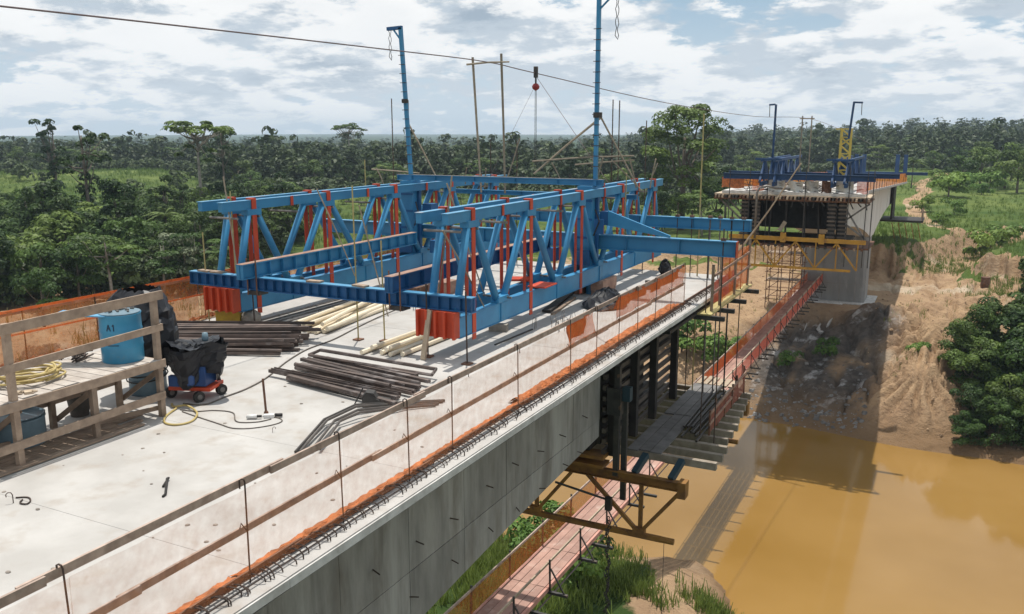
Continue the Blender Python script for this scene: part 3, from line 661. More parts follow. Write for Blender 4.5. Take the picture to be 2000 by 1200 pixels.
# bush mass on the far bank at the right edge
for i, (x_, y_, k, s) in enumerate(((4.6, 80, 'round', .52), (7.0, 82.5, 'round', .78), (9.8, 84, 'tall', .72), (3.2, 77.2, 'shrub', 1.35), (5.8, 77.5, 'shrub', 1.7), (8.6, 78.5, 'round', .55), (11.5, 79, 'round', .72), (5.4, 85.5, 'round', .58), (8.2, 89, 'layered', .75), (12.5, 88, 'round', .95), (2.6, 74.6, 'shrub', .9), (10.5, 75.5, 'shrub', 1.6), (7.4, 75.3, 'shrub', 1.1), (11.5, 92, 'round', 1.25), (13.5, 84, 'round', 1.3), (9.2, 94.5, 'round', 1.0), (6.6, 80, 'round', .85), (9.6, 80.5, 'round', .95), (4.2, 78.4, 'round', .5), (5.0, 88.0, 'round', .8), (7.6, 91.0, 'tall', .85), (8.0, 84.5, 'round', 1.05), (6.0, 83.0, 'round', .8), (11.0, 83.0, 'round', 1.1), (3.6, 81.5, 'shrub', 1.5), (5.0, 75.6, 'shrub', 1.3), (1.9, 83.0, 'round', .55), (2.8, 80.4, 'round', .62), (3.4, 85.5, 'round', .6))):
    plant({'round': 'bush', 'shrub': 'bush'}.get(k, k), x_, y_, s * {'round': 1.1, 'shrub': .43}.get(k, 1), {'round': 'rounded bush %s of the dark thicket, %s the water' % ('at the left edge' if x_ < 5.5 else 'in the middle' if x_ < 9 else 'at the right', 'close to' if y_ < 80.5 else 'back from' if y_ < 86 else 'farthest from'), 'tall': 'dark tree inside the thicket, %s on the far bank' % ('nearer the water' if y_ < 86 else 'farther from the water'), 'shrub': 'low bright shrub at the %s edge of the thicket on the far bank' % ('left' if x_ < 4 else 'front' if x_ < 8 else 'right'), 'layered': 'tiered tree behind the thicket on the far bank at right'}[k], 'bush' if k in ('round', 'shrub') else 'tree', 'thicket on the far bank' if k in ('round', 'shrub') else None)
for x_, y_, s, lab in ((-1.6, 84.5, .62, 'small green shrub between the two sand heaps'), (-9.6, 86.5, .7, 'dark shrub in the shade of the far bridge'), (-12.6, 84.0, .6, 'dark shrub beside the footbridge in the far bridge shade')):
    plant('shrub', x_, y_, s, lab, 'shrub')
for x_, y_, s, lab in ((-19.2, 41.5, 1.0, 'leafy shrub seen between girder and footbridge on the near bank'), (-18.6, 44.0, .8, 'small shrub by the near waterline under the footbridge'), (-15.8, 36.2, .85, 'leafy shrub on the near bank beside the footbridge'), (-14.2, 35.2, .8, 'leafy shrub at the bottom edge of the near bank'), (-17.4, 38.2, .8, 'leafy shrub half hidden by the girder on the near bank')):
    plant('shrub', x_, y_, s, lab, 'shrub')
for x_, y_, s in ((-23.2, 84.5, 1.35), (-20.4, 82.5, 1.25), (-25.6, 87, 1.1), (-18.6, 85.0, .9)):
    plant('shrub', x_, y_, s, 'green shrub in the clump on the far bank behind the black formwork', 'shrub', 'clump behind the formwork')

# mid and far forest: individually placed nearest rows, the mass beyond as one object
count = 0; tries = 0
while count < 84 and tries < 4000:
    tries += 1
    th = random.uniform(-59, 4); 
    if th < -46: D0 = 352
    elif th < -26: D0 = 246
    elif th < -14: D0 = 215
    else: D0 = 345
    D_ = D0 + 70 * random.random(); x_, y_ = polar(th, D_)
    if not far_enough(x_, y_, 6): continue
    k = random.choices(['round', 'tall', 'layered', 'palm', 'emergent'], [5, 3, 2, .8, .35])[0]
    zn = 'behind the left meadow' if th < -46 else 'behind the traveller' if th < -26 else 'beside the broad tree' if th < -14 else 'behind the far bridge' if th < -2 else 'behind the right meadow'
    plant(k, x_, y_, random.uniform(.8, 1.2), {'round': 'round tree in the front row of the distant forest ' + zn, 'tall': 'tall dark tree in the front row of the distant forest ' + zn, 'layered': 'tiered tree in the front row of the distant forest ' + zn,
          'palm': 'palm in the front row of the distant forest ' + zn, 'emergent': 'umbrella tree in the front row of the distant forest ' + zn}[k], 'palm' if k == 'palm' else 'tree', 'front row of the distant forest'); count += 1
rng = np.random.default_rng(5)
thin = []
for kind in ('round', 'tall', 'layered', 'round', 'tall'):
    for (tk, cr, (Q, T)) in PROTO[kind][:2]:
        sel = rng.choice(len(Q), 150, replace=False); c = Q[sel].mean(1, keepdims=True); thin.append((c + (Q[sel] - c) * 3.0, T[sel]))
FQ = []; FT = []
def scatter(n, th0, th1, dfun):
    for i in range(n):
        th = rng.uniform(th0, th1); D_ = dfun(th); x_, y_ = polar(th, D_); FP.append((x_, y_, D_))
FP = []
def dmid(th):
    D0 = 352 if th < -46 else 246 if th < -26 else 215 if th < -14 else 345
    return D0 + 20 + rng.exponential(190)
scatter(2300, -62, 6, dmid)
scatter(900, -64, 8, lambda th: rng.uniform(700, 1900))
xs = np.array([p[0] for p in FP]); ys = np.array([p[1] for p in FP]); zs = height(xs, ys)
for (x_, y_, D_), z_ in zip(FP, zs):
    Q, T = thin[rng.integers(len(thin))]; s = (rng.uniform(.75, 1.25) + (.5 if rng.random() < .06 else 0)) * (1.0 if D_ < 700 else 1.5)
    if D_ > 700: k = rng.choice(len(Q), 70, replace=False); Q, T = Q[k], T[k]; 
    a = rng.uniform(0, 6.28); c, sn = math.cos(a), math.sin(a)
    P = Q.reshape(-1, 3) * np.array([s, s, s * (1 if D_ < 700 else .75)]); P = np.stack([P[:, 0] * c - P[:, 1] * sn + x_, P[:, 0] * sn + P[:, 1] * c + y_, P[:, 2] + z_], 1)
    FQ.append(P.reshape(-1, 4, 3)); FT.append(np.clip(T * .8 + rng.normal(0, .12), 0, 1))
sh_thin = []
for (tk, cr, (Q, T)) in PROTO['shrub']:
    sel = rng.choice(len(Q), 130, replace=False); c = Q[sel].mean(1, keepdims=True); sh_thin.append((c + (Q[sel] - c) * 2.4, T[sel]))
sh_near = []
for (tk, cr, (Q, T)) in PROTO['shrub']:
    sel = rng.choice(len(Q), 380, replace=False); c = Q[sel].mean(1, keepdims=True); sh_near.append((c + (Q[sel] - c) * 1.35, T[sel]))
UP = []
for i in range(1000):                                 # undergrowth closing the foot of the wood
    th = rng.uniform(-62, 6); D0 = 352 if th < -46 else 246 if th < -26 else 215 if th < -14 else 345; UP.append(polar(th, D0 - 6 + rng.exponential(26)))
for i in range(420):
    th = rng.uniform(-61, -40.5); D0 = 104 if th < -45 else 112 + (th + 45) * 7; UP.append(polar(th, D0 + rng.uniform(2, 62)))
for i in range(16): UP.append(polar(rng.uniform(-60, -46), rng.uniform(225, 330)))
uz = height(np.array([q[0] for q in UP]), np.array([q[1] for q in UP]))
for (x_, y_), z_ in zip(UP, uz):
    Q, T = (sh_near if math.hypot(x_, y_) < 185 else sh_thin)[rng.integers(3)]; s = rng.uniform(.8, 1.7); a = rng.uniform(0, 6.28); c, sn = math.cos(a), math.sin(a)
    P = Q.reshape(-1, 3) * s; P = np.stack([P[:, 0] * c - P[:, 1] * sn + x_, P[:, 0] * sn + P[:, 1] * c + y_, P[:, 2] + z_], 1)
    FQ.append(P.reshape(-1, 4, 3)); FT.append(np.clip(T + rng.normal(0, .15), 0, 1))
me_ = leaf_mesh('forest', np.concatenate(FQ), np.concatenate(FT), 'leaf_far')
o = bpy.data.objects.new('forest', me_); COL.objects.link(o); o['kind'] = 'stuff'; o['category'] = 'forest'; o['label'] = 'distant forest reading as one dark green mass along the horizon'

# grass: blades in tufts on the near bank, along the plateau edge, in the meadows (nobody could count it)
def grass_stuff(name, label, spots, mat, blade, per):
    Q = []; T = []
    for (x_, y_, r, n_) in spots:
        px_ = x_ + rng.normal(0, r, n_); py_ = y_ + rng.normal(0, r, n_); pz_ = height(px_, py_)
        ok = pz_ > WATER_Z + .1
        for a, b, c in zip(px_[ok], py_[ok], pz_[ok]):
            ang = rng.uniform(0, 6.28, per); h_ = blade * rng.uniform(.5, 1.3, per); ln = rng.uniform(.15, .7, per) * h_; w = blade * .055
            bx = a + rng.normal(0, blade * .25, per); by = b + rng.normal(0, blade * .25, per)
            dx, dy = np.cos(ang), np.sin(ang)
            p0 = np.stack([bx - dy * w, by + dx * w, np.full(per, c - .05)], 1); p1 = np.stack([bx + dy * w, by - dx * w, np.full(per, c - .05)], 1)
            t0 = np.stack([bx + dx * ln + dy * w * .4, by + dy * ln - dx * w * .4, c + h_], 1); t1 = np.stack([bx + dx * ln - dy * w * .4, by + dy * ln + dx * w * .4, c + h_], 1)
            Q.append(np.stack([p0, p1, t0, t1], 1)); T.append(rng.uniform(.1, .9, per))
    me_ = leaf_mesh(name, np.concatenate(Q), np.concatenate(T), mat)
    o = bpy.data.objects.new(name, me_); COL.objects.link(o); o['kind'] = 'stuff'; o['category'] = 'grass'; o['label'] = label
grass_stuff('bank_grass', 'tall green grass on the near river bank below the girder', [(-15.6, 36.6, 1.5, 420), (-14.0, 38.0, .9, 160), (-17.5, 40, 2.0, 320), (-20, 44, 2.5, 260), (-17.5, 33.5, 1.6, 330), (-19.5, 36.5, 1.8, 330), (-21.5, 40, 1.8, 250), (-15.5, 31.5, 1.6, 260), (-8.6, 39.3, .7, 90), (-12.0, 36.0, 1.2, 120)], 'grass', 0.55, 9)
spots = []
for i in range(240):
    a = rng.uniform(-13, 14); b = 124 + rng.exponential(26); spots.append((a, b, 1.6, 7))
for i in range(60): spots.append((rng.uniform(3, 13), rng.uniform(108, 120), 1.3, 6))
for i in range(420): a = rng.uniform(-10, 7); b = rng.uniform(150, 340); spots.append((b * math.tan(R(a)), b, 3.0, 6))
grass_stuff('meadow_grass', 'meadow grass along the plateau edge on the far bank', spots, 'grass', 0.55, 7)
spots = [(-70 + rng.normal(0, 22), 62 + rng.normal(0, 9), 1.5, 10) for i in range(110)]
grass_stuff('dry_grass', 'dry yellow grass and weeds on the bank beyond the left fence', spots, 'dry_grass', 0.8, 7)

# clods and stones of the sunlit sand: too many and too small to count
Q = []; T = []
cl_ = MB(); shp = [(-.5, -.4, 0), (.5, -.5, 0), (.6, .4, 0), (-.4, .5, 0), (-.3, -.3, .5), (.35, -.2, .45), (.3, .3, .55), (-.25, .3, .4)]
xs = np.concatenate([rng.uniform(-6, 11, 900), rng.uniform(-34, -15, 700)]); ys = np.concatenate([75 + 45 * rng.random(900) ** 1.2, 76 + 40 * rng.random(700)]); zs = height(xs, ys)
for a, b, c in zip(xs, ys, zs):
    if c < WATER_Z + .1: continue
    s = .06 + .30 * rng.random() ** 5; an = rng.uniform(0, 6.28); cs, sn = math.cos(an), math.sin(an)
    cl_.add([(a + s * (q[0] * cs - q[1] * sn), b + s * (q[0] * sn + q[1] * cs), c + s * (q[2] - .18)) for q in shp], [(3, 2, 1, 0), (4, 5, 6, 7), (0, 1, 5, 4), (1, 2, 6, 5), (2, 3, 7, 6), (3, 0, 4, 7)])
M('clod', (0.36, 0.25, 0.155), (0.27, 0.18, 0.11), 2.0, 0.95, island=0.35)
o = cl_.build('clods', 'clod'); o['kind'] = 'stuff'; o['category'] = 'clods'; o['label'] = 'clods of earth scattered over the sandy far bank'
spots = [(rng.uniform(-4, 10), rng.uniform(78, 118), .5, 3) for i in range(60)] + [(rng.uniform(-34, -15), rng.uniform(80, 118), .6, 3) for i in range(50)]
grass_stuff('sparse_grass', 'sparse weeds growing through the sand of the far bank', spots, 'grass', 0.38, 6)

spots = []
for i in range(330): a, b = polar(rng.uniform(-61, -45.5), rng.uniform(225, 345)); spots.append((a, b, 3.5, 5))
for i in range(260): a, b = polar(rng.uniform(-40.5, -26), rng.uniform(128, 245)); spots.append((a, b, 2.5, 5))
grass_stuff('pasture_grass', 'rough pasture grass in the meadows left of the bridge', spots, 'grass', 0.9, 7)
# ================================================================== NEAR BRIDGE
XL, XR = -15.95, -5.75          # deck edges
WR, WL = -7.5, -14.3            # web faces
YE = 27.3                       # free end of the near cantilever
br = thing('concrete_bridge', 'near half of the concrete box girder bridge with pale dusty deck', 'bridge', (-10.9, 6, -14))
def depth_near(y): return 3.0 + 2.9 * max(0.0, (YE - y) / 32.0) ** 2
SEG = [-26, -14, -2, 3.2, 6.3, 9.3, 12.95, 16.35, 19.85, 23.6, YE]
for i, (a, b) in enumerate(zip(SEG[:-1], SEG[1:])):
    g = 0.0015
    # slab segment: flat top, thin edge, haunch at the webs
    prof = [(XR, 0), (XL, 0), (XL, -.13), (WL, -.50), (WR, -.50), (XR, -.13)]
    dz = jit(0.002)
    MB().extr([(px, a + g, pz + (dz if pz == 0 else 0)) for px, pz in prof], (0, b - a - 2 * g, 0)).build('deck_slab', 'deck', br)
    MB().extr([(XR + .004, a + g, -.015), (XR + .004, a + g, -.115), (XR + .025 + jit(.006), a + g, -.115), (XR + .025, a + g, -.015)], (0, b - a - 2 * g, 0)).build('slab_edge', 'slab_edge', br)
    if b <= 19.9:
        z0, z1 = -depth_near(a), -depth_near(b)
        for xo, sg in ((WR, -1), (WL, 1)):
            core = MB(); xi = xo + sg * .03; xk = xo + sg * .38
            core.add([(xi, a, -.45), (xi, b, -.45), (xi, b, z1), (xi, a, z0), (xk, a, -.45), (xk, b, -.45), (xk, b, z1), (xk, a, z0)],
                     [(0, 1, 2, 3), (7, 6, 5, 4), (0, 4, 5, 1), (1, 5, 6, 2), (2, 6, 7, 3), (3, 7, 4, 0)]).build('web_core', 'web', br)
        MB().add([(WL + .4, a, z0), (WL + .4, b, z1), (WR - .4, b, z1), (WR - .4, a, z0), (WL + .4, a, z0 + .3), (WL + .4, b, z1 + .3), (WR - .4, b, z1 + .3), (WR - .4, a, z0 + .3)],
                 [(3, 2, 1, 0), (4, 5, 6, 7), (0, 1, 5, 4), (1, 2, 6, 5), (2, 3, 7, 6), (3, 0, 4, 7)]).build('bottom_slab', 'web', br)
        # form panel imprints on the right web: plates with open joints
        for ya, yb in ((a, (a + b) / 2), ((a + b) / 2, b)):
            rows = [-.46, -1.55, -2.7, -9]
            for r0, r1 in zip(rows[:-1], rows[1:]):
                za, zb = max(r1, -depth_near(ya)), max(r1, -depth_near(yb))
                if za >= r0 - .05 or zb >= r0 - .05: continue
                xo = WR + jit(.004); xi = WR - .03; q = .006
                MB().add([(xo, ya + q, r0 - q), (xo, yb - q, r0 - q), (xo, yb - q, zb + q), (xo, ya + q, za + q), (xi, ya + q, r0 - q), (xi, yb - q, r0 - q), (xi, yb - q, zb + q), (xi, ya + q, za + q)],
                         [(0, 1, 2, 3), (7, 6, 5, 4), (0, 4, 5, 1), (1, 5, 6, 2), (2, 6, 7, 3), (3, 7, 4, 0)]).build('concrete_panel', 'web', br)
tie = shared(MB().tube([(0, 0, 0), (.16, .02, -.03)], .012, 5), 'tie_bar', 'rebar')
for i in range(34):
    yy = 6.4 + (i // 3) * 1.22 + jit(.2); zz = [-1.15, -2.2, -3.1][i % 3] + jit(.12)
    if yy < 19.6: inst(tie, 'tie_bar', br, (WR - .01, yy, zz), (jit(.6), 0, jit(.7)))
# rebar loops standing along the right edge
def loop(k):
    pts = [(-.21, 0, 0), (-.21, .0, .045), (-.18, .015, .085), (-.11, .035, .10), (-.03, .05, .085), (.0, .06, .05), (.005, .06, .008)]
    return shared(MB().tube([(p[0] + .0, p[1] * (1 + k), p[2] * (1 + .12 * k)) for p in pts], .0085, 5), 'rebar_loop', 'rebar')
LOOPS = [loop(k) for k in (0, -.8, 1.2)]
yy = 1.2
while yy < YE - .15:
    inst(random.choice(LOOPS), 'rebar_loop', br, (XR - .12 + jit(.02), yy, 0), (jit(.16), jit(.12), jit(.35)), (1, 1, random.uniform(.8, 1.15))); yy += .112 + jit(.03)
inst_bar = MB()
for xx in (-.29, -.17): inst_bar.tube([(XR + xx, 1, .04), (XR + xx, 14, .045), (XR + xx, YE - .3, .04)], .009, 5)
inst_bar.build('rebar_bar', 'rebar', br)
# hooks and stirrups left standing out of the deck
hook = shared(MB().tube([(0, 0, 0), (0, 0, .13), (.015, .01, .17), (.05, .03, .18), (.08, .04, .15), (.075, .04, .11)], .008, 5), 'lifting_hook', 'rebar')
for (hx, hy, s) in ((-7.68, 15.61, 1.1), (-7.88, 17.88, 1.1), (-7.75, 13.6, 1.0), (-7.7, 20.3, 1.0), (-13.6, 16.6, 1.0), (-8.9, 9.6, .5), (-10.0, 6.2, .8), (-7.7, 23.0, 1.0)):
    inst(hook, 'lifting_hook', br, (hx, hy, 0), (0, 0, jit(3)), (s, s, s))
stir = shared(MB().tube([(0, 0, 0), (0, 0, .22), (.02, 0, .25), (.10, 0, .25), (.12, 0, .22), (.12, 0, 0)], .006, 4), 'stirrup', 'grey_steel')
for i in range(14): inst(stir, 'stirrup', br, (-7.95 + jit(.5), 18.6 + jit(.9), 0), (jit(.25), jit(.25), jit(3)))
for i in range(10): inst(stir, 'stirrup', br, (-12.2 + jit(.5), 19.2 + jit(.9), 0), (jit(.25), jit(.25), jit(3)), (1.5, 1.5, 1.5))
# pier under the near half
MB().bb(-14.2, -7.6, -6.8, -2.6, -16, -5.9).build('pier', 'pier', br)
crumb = shared(MB().lathe((0, 0, 0), [(.035, -.005), (.04, .012), (.02, .026)], 6), 'concrete_crumb', 'crumb')
for i in range(38):
    s = random.uniform(.15, .7) ; inst(crumb, 'concrete_crumb', br, (random.uniform(-11, -6.5), random.uniform(5, 12), 0), (0, 0, jit(3)), (s, s * 1.3, s))

# ------------------------------------------------------------------ right guard rail
gr_ = thing('guard_rail', 'timber guard rail with hooked bar posts and orange net along the right deck edge', 'railing', (-6.0, 12, 0))
XRAIL = -6.02
POSTS = [1.2, 2.6, 4.09, 6.05, 7.58, 8.97, 10.1, 12.19, 14.36, 15.68, 17.01, 18.18, 19.41, 20.8, 22.0]
post = shared(MB().tube([(.0, 0, 0), (0, 0, 1.09), (-.005, -.008, 1.12), (-.02, -.02, 1.13), (-.04, -.03, 1.12), (-.04, -.03, 1.03)], .0085, 6).tube([(0, 0, .56), (-.05, -.03, .66), (-.06, -.04, .60)], .006, 4), 'post', 'rebar')
for yy in POSTS: inst(post, 'post', gr_, (XRAIL + jit(.02), yy, 0), (jit(.02), jit(.02), jit(.3)))
def rail_run(y0, y1, z, hh, mat, seglen, dx):
    yy = y0; i = 0
    while yy < y1 - .05:
        L_ = min(seglen + jit(.5), y1 - yy)
        p0 = (XRAIL - .045 - dx * (i % 2), yy - .22, z + jit(.012)); p1 = (XRAIL - .045 - dx * (i % 2), yy + L_, z + jit(.012))
        MB().beam(p0, p1, .026, hh * random.uniform(.92, 1.06)).build('rail_board', mat, gr_); yy += L_; i += 1
rail_run(1.0, 22.1, 1.055, .085, 'timber_rail', 3.1, .028)
rail_run(1.0, 22.1, .555, .075, 'timber_rail', 3.6, .028)
rail_run(1.0, 26.6, .045, .07, 'rust', 3.2, .028)
# orange net: a thin see-through sheet behind the boards, gathered along the foot
def net_sheet(x, y0, y1, z0, z1, mat, parent, amp=.015, n=60, sag=0.0, name='net'):
    ph = random.uniform(0, 6)
    def f(u, v):
        yy = y0 + (y1 - y0) * u
        return (x + amp * math.sin(yy * 5.1 + ph + v * 2) + amp * .6 * math.sin(yy * 11.3 + v * 5), yy, z0 + (z1 - z0) * v - sag * math.sin(math.pi * ((yy / 1.4) % 1)) * v)
    return MB().grid(f, n, 4).build(name, mat, parent, True)
for a, b in zip(POSTS[:-1], POSTS[1:]): net_sheet(XRAIL + .02, a, b, .05, 1.02, 'net_thin', gr_, .010, 12)
def gathered(x, y0, y1, h, w, parent, mat='net', name='gathered_net', z=0.01):
    ph = random.uniform(0, 9); n = int((y1 - y0) * 14)
    def f(u, v):
        yy = y0 + (y1 - y0) * u; a = v * 2.6
        hh = h * (.75 + .35 * math.sin(yy * 3.1 + ph) * math.sin(yy * 7.7) + .2 * math.sin(yy * 23 + v * 4))
        return (x - w * .5 + w * v + .018 * math.sin(yy * 31 + v * 7), yy, z + hh * math.sin(a) + .012 * math.sin(yy * 41 + v * 11))
    return MB().grid(f, n, 6).build(name, mat, parent)
for a, b in ((1, 6.0), (6.0, 10.1), (10.1, 15.7), (15.7, 22)): gathered(XRAIL - .17, a, b, .045, .16, gr_)
gathered(XRAIL - .26, 17.2, 21.8, .09, .26, gr_)
gathered(XRAIL - .24, 12.5, 17.2, .09, .2, gr_)
net_sheet(XRAIL - .05, 17.0, 22.1, .62, 1.06, 'net_mid', gr_, .02, 40)
net_sheet(XRAIL - .05, 14.36, 15.68, .60, 1.04, 'net_mid', gr_, .03, 12)
net_sheet(XRAIL - .16, 14.6, 15.4, .62, .96, 'net', gr_, .03, 12)
net_sheet(XRAIL - .14, 17.1, 19.3, .78, 1.02, 'net', gr_, .03, 20)
net_sheet(XRAIL - .14, 19.5, 21.9, .74, 1.04, 'net', gr_, .03, 20)
# ------------------------------------------------------------------ left fence
lf = thing('net_fence', 'long orange mesh fence along the left deck edge', 'fence', (-16.0, 14, 0))
lp = shared(MB().tube([(0, 0, -.1), (0, 0, 1.13)], .014, 5), 'post', 'rebar')
yy = 3.0
while yy < 27:
    inst(lp, 'post', lf, (XL - .06, yy, 0), (jit(.02), jit(.02), 0)); yy += 1.55 + jit(.1)
for i in range(16): net_sheet(XL - .04, 3 + i * 1.5, 4.5 + i * 1.5, -.12, 1.1, 'net_left', lf, .02, 14)
for z, hh, m in ((1.09, .05, 'net_mid'), (.62, .035, 'net_mid')):
    MB().beam((XL - .02, 3, z), (XL - .02, 27, z), .012, hh).build('net_band', m, lf)
gathered(XL - .02, 3, 12, .12, .14, lf); gathered(XL - .02, 12, 27, .12, .14, lf)
yy = 3.0
while yy < 24: 
    MB().beam((XL - .09, yy, 1.02), (XL - .09, yy + 3.9, 1.02 + jit(.01)), .02, .06).build('rail_board', 'timber_rail', lf); yy += 4.0

# ================================================================== FORM TRAVELLER (near)
tv = thing('form_traveller', 'blue and red steel form traveller standing on the near deck', 'machine', (-11.8, 21, 0))
YM, YF = 22.55, 26.6            # middle and front cross beams
TOPN = [15.2, 17.9, 20.95, 24.1, 27.1]; BOTN = [14.5, 16.5, 19.5, 22.4, 25.4, 28.0]
def truss_plane(x, side):
    # chords
    ct = MB(); ct.beam((x, 14.25, 2.83), (x, 28.0, 2.83), .13, .20)
    top = ct.build('top_chord', 'blue', tv)
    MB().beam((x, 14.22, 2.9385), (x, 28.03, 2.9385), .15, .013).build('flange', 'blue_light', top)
    cb = MB(); cb.beam((x, 14.62, .64), (x, 28.0, .64), .15, .40); bot = cb.build('bottom_chord', 'blue', tv)
    MB().beam((x, 14.60, .848), (x, 28.02, .848), .19, .012).build('flange', 'blue', bot)
    MB().beam((x, 14.60, .432), (x, 28.02, .432), .19, .012).build('flange', 'blue', bot)
    for k, yt in enumerate(TOPN):
        for yb in (BOTN[k], BOTN[k + 1]):
            MB().tube([(x, yt + (.10 if yb > yt else -.10), 2.74), (x, yb + (-.12 if yb > yt else .12), .84)], .082, 8).build('diagonal', 'blue', tv, True)
        # red tension posts of paired flats, running past both chords
        if True:
            MB().beam((x + .083 * side, yt, 2.97), (x + .083 * side, yt, .30), .02, .14, (0, 1, 0)).build('tie_post', 'red', tv)
            MB().beam((x - .083 * side, yt, 2.97), (x - .083 * side, yt, .50), .02, .12, (0, 1, 0)).build('tie_post', 'red', tv)
        MB().bb(x - .095, x + .095, yt - .06, yt + .06, 2.945, 2.985).build('clamp_plate', 'red', tv)
        MB().bb(x - .10, x + .10, yt - .22, yt + .22, 2.60, 2.735).build('gusset', 'blue', tv)
    for yb in BOTN[1:-1]:
        MB().bb(x - .10, x + .10, yb - .24, yb + .24, .858, .98).build('gusset', 'blue', tv)
        MB().bb(x - .100, x + .100, yb - .12, yb + .12, .44, .84).build('stiffener_plate', 'blue', tv)
    for ym in (16.5, 19.6, 22.6, 25.5):
        MB().beam((x + .085 * side, ym, 2.95), (x + .085 * side, ym, 2.72), .016, .09, (0, 1, 0)).build('clamp_plate', 'red', tv)
for x, sd in ((-8.6, 1), (-9.2, -1), (-14.35, 1), (-14.95, -1)): truss_plane(x, sd)
for x0, x1 in ((-9.2, -8.6), (-14.95, -14.35)):
    for yt in TOPN + [14.5, 16.5, 19.5, 25.4]:
        MB().tube([(x0 - .12, yt + .13, 2.56), (x1 + .12, yt + .13, 2.56)], .028, 6).build('spacer_bar', 'grey_steel', tv)
    for yb in BOTN[1:-1]:
        MB().tube([(x0 - .2, yb + .16, .92), (x1 + .2, yb + .16, .92)], .026, 6).build('spacer_bar', 'grey_steel', tv)
    # ribbed red end boxes under the rear beam
    c = (x0 + x1) / 2
    rb = MB(); rb.bb(x0 - .17, x1 + .10, 14.42, 14.58, .46, .985); eb = rb.build('end_box', 'red', tv)
    for k in range(5):
        xx = x0 - .155 + k * .21; MB().bb(xx - .025, xx + .025, 14.34, 14.418, .45, .99).build('rib', 'red', eb)
    # support stack with a blue jack under the tower
    for k in range(3): MB().bb(c - .46 + jit(.02), c - .10, 22.25 + jit(.03), 23.35, .002 + k * .142, .142 + k * .142).build('packing_block', 'rust', tv)
    for k in range(3): MB().bb(c + .16, c + .50 + jit(.02), 22.25 + jit(.03), 23.35, .002 + k * .142, .142 + k * .142).build('packing_block', 'rust_pale', tv)
    MB().lathe((c + .03, 22.5, 0), [(.12, 0), (.12, .30), (.08, .31), (.08, .43)], 12).build('jack', 'blue', tv)
    # tower above the stack
    tw = MB(); tw.bb(c - .21, c + .21, 22.05, 22.50, .86, 3.02); tower = tw.build('tower', 'blue', tv)
    for k in range(4): MB().bb(c - .235, c + .235, 22.03, 22.047, 1.1 + k * .5, 1.16 + k * .5).build('stiffener', 'blue_dark', tower)
    MB().bb(c + .22, c + .30, 22.3, 22.42, .9, 2.9).build('guide_rail', 'blue_dark', tower)
    MB().bb(c + .30, c + .62, 22.45, 22.85, 1.95, 2.32).build('pump_box', 'blue_dark', tower)
    MB().bb(c + .31, c + .58, 22.0, 22.04, 1.75, 2.15).build('pump_box', 'blue_dark', tower)
    MB().tube([(c + .3, 22.1, 2.4), (c + .18 + .3, 21.95, 2.1), (c + .3, 22.0, 1.7)], .02, 6).build('hydraulic_hose', 'rubber', tower)
    MB().bb(c - .22, c + .22, 21.9, 22.0, .88, 1.3).build('bracket', 'blue_dark', tower)
# cross beams: plate girders with stiffeners
stiff = {}
def plate_girder(p0, p1, h, b, name, mat, step, sub='stiffener', mflange=None, side_y=None):
    g = MB().ibeam(p0, p1, h, b, .02, .014).build(name, mat, tv)
    p0 = Vector(p0); p1 = Vector(p1); d = (p1 - p0); L_ = d.length; d.normalize()
    lat = d.cross(Vector((0, 0, 1))).normalized(); k = int(L_ / step)
    key = (round(h, 3), round(b, 3), abs(d.x) > .5, mat)
    if key not in stiff:
        s_ = MB()
        for sg in (-1, 1): s_.box(lat * sg * (b / 4 + .004), (abs(lat.x) * (b / 2 - .012) + abs(d.x) * .010 or .01, abs(lat.y) * (b / 2 - .012) + abs(d.y) * .010 or .01, h - .044))
        stiff[key] = shared(s_, sub, mat)
    for i in range(k + 1): inst(stiff[key], sub, g, p0 + d * (.02 + (L_ - .04) * i / k))
    if mflange:
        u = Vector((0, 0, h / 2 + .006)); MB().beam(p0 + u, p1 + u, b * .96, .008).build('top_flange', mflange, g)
    return g
plate_girder((-15.72, 14.6, 1.14), (-8.18, 14.6, 1.14), .29, .20, 'rear_beam', 'blue_dark', .25, mflange='blue_light')
plate_girder((-18.15, YM, 1.48), (-4.85, YM, 1.48), .40, .22, 'middle_beam', 'blue', 1.4, mflange='blue_light')
plate_girder((-17.6, YF, 1.68), (-5.32, YF, 1.68), .34, .22, 'front_beam', 'blue', 1.6, mflange='blue_light')
MB().bb(-4.848, -4.835, YM - .12, YM + .12, 1.27, 1.69).build('end_plate', 'red', tv)
plate_girder((-15.1, 22.3, 3.11), (-8.45, 22.3, 3.11), .16, .14, 'upper_beam', 'blue', 1.2, mflange='grey_steel')
plate_girder((-15.0, 25.3, 2.52), (-8.5, 25.3, 2.52), .14, .12, 'upper_beam', 'blue', 1.2)
plate_girder((-13.72, 14.05, 1.465), (-13.72, 21.0, 1.465), .33, .20, 'launching_beam', 'blue', .42, mflange='rust_pale')
plate_girder((-9.92, 14.20, 1.465), (-9.92, 21.9, 1.465), .33, .20, 'launching_beam', 'blue_dark', .55, mflange='rust_pale')
for xx, yy in ((-13.72, 14.6), (-9.92, 14.6)):
    MB().bb(xx - .16, xx + .16, yy - .145, yy + .145, .90, .99).build('saddle', 'dark_steel', tv)
    for s in (-.13, .13):
        MB().tube([(xx + s, yy - .18, .9), (xx + s, yy - .18, 1.72)], .016, 5).build('clamp_bolt', 'rust', tv)
for (xx, y0, y1) in ((-13.72, 20.9, 22.4), (-9.92, 21.8, 22.44)): MB().bb(xx - .14, xx + .14, y1 - .35, y1, .90, 1.27).build('bracket', 'blue_dark', tv)
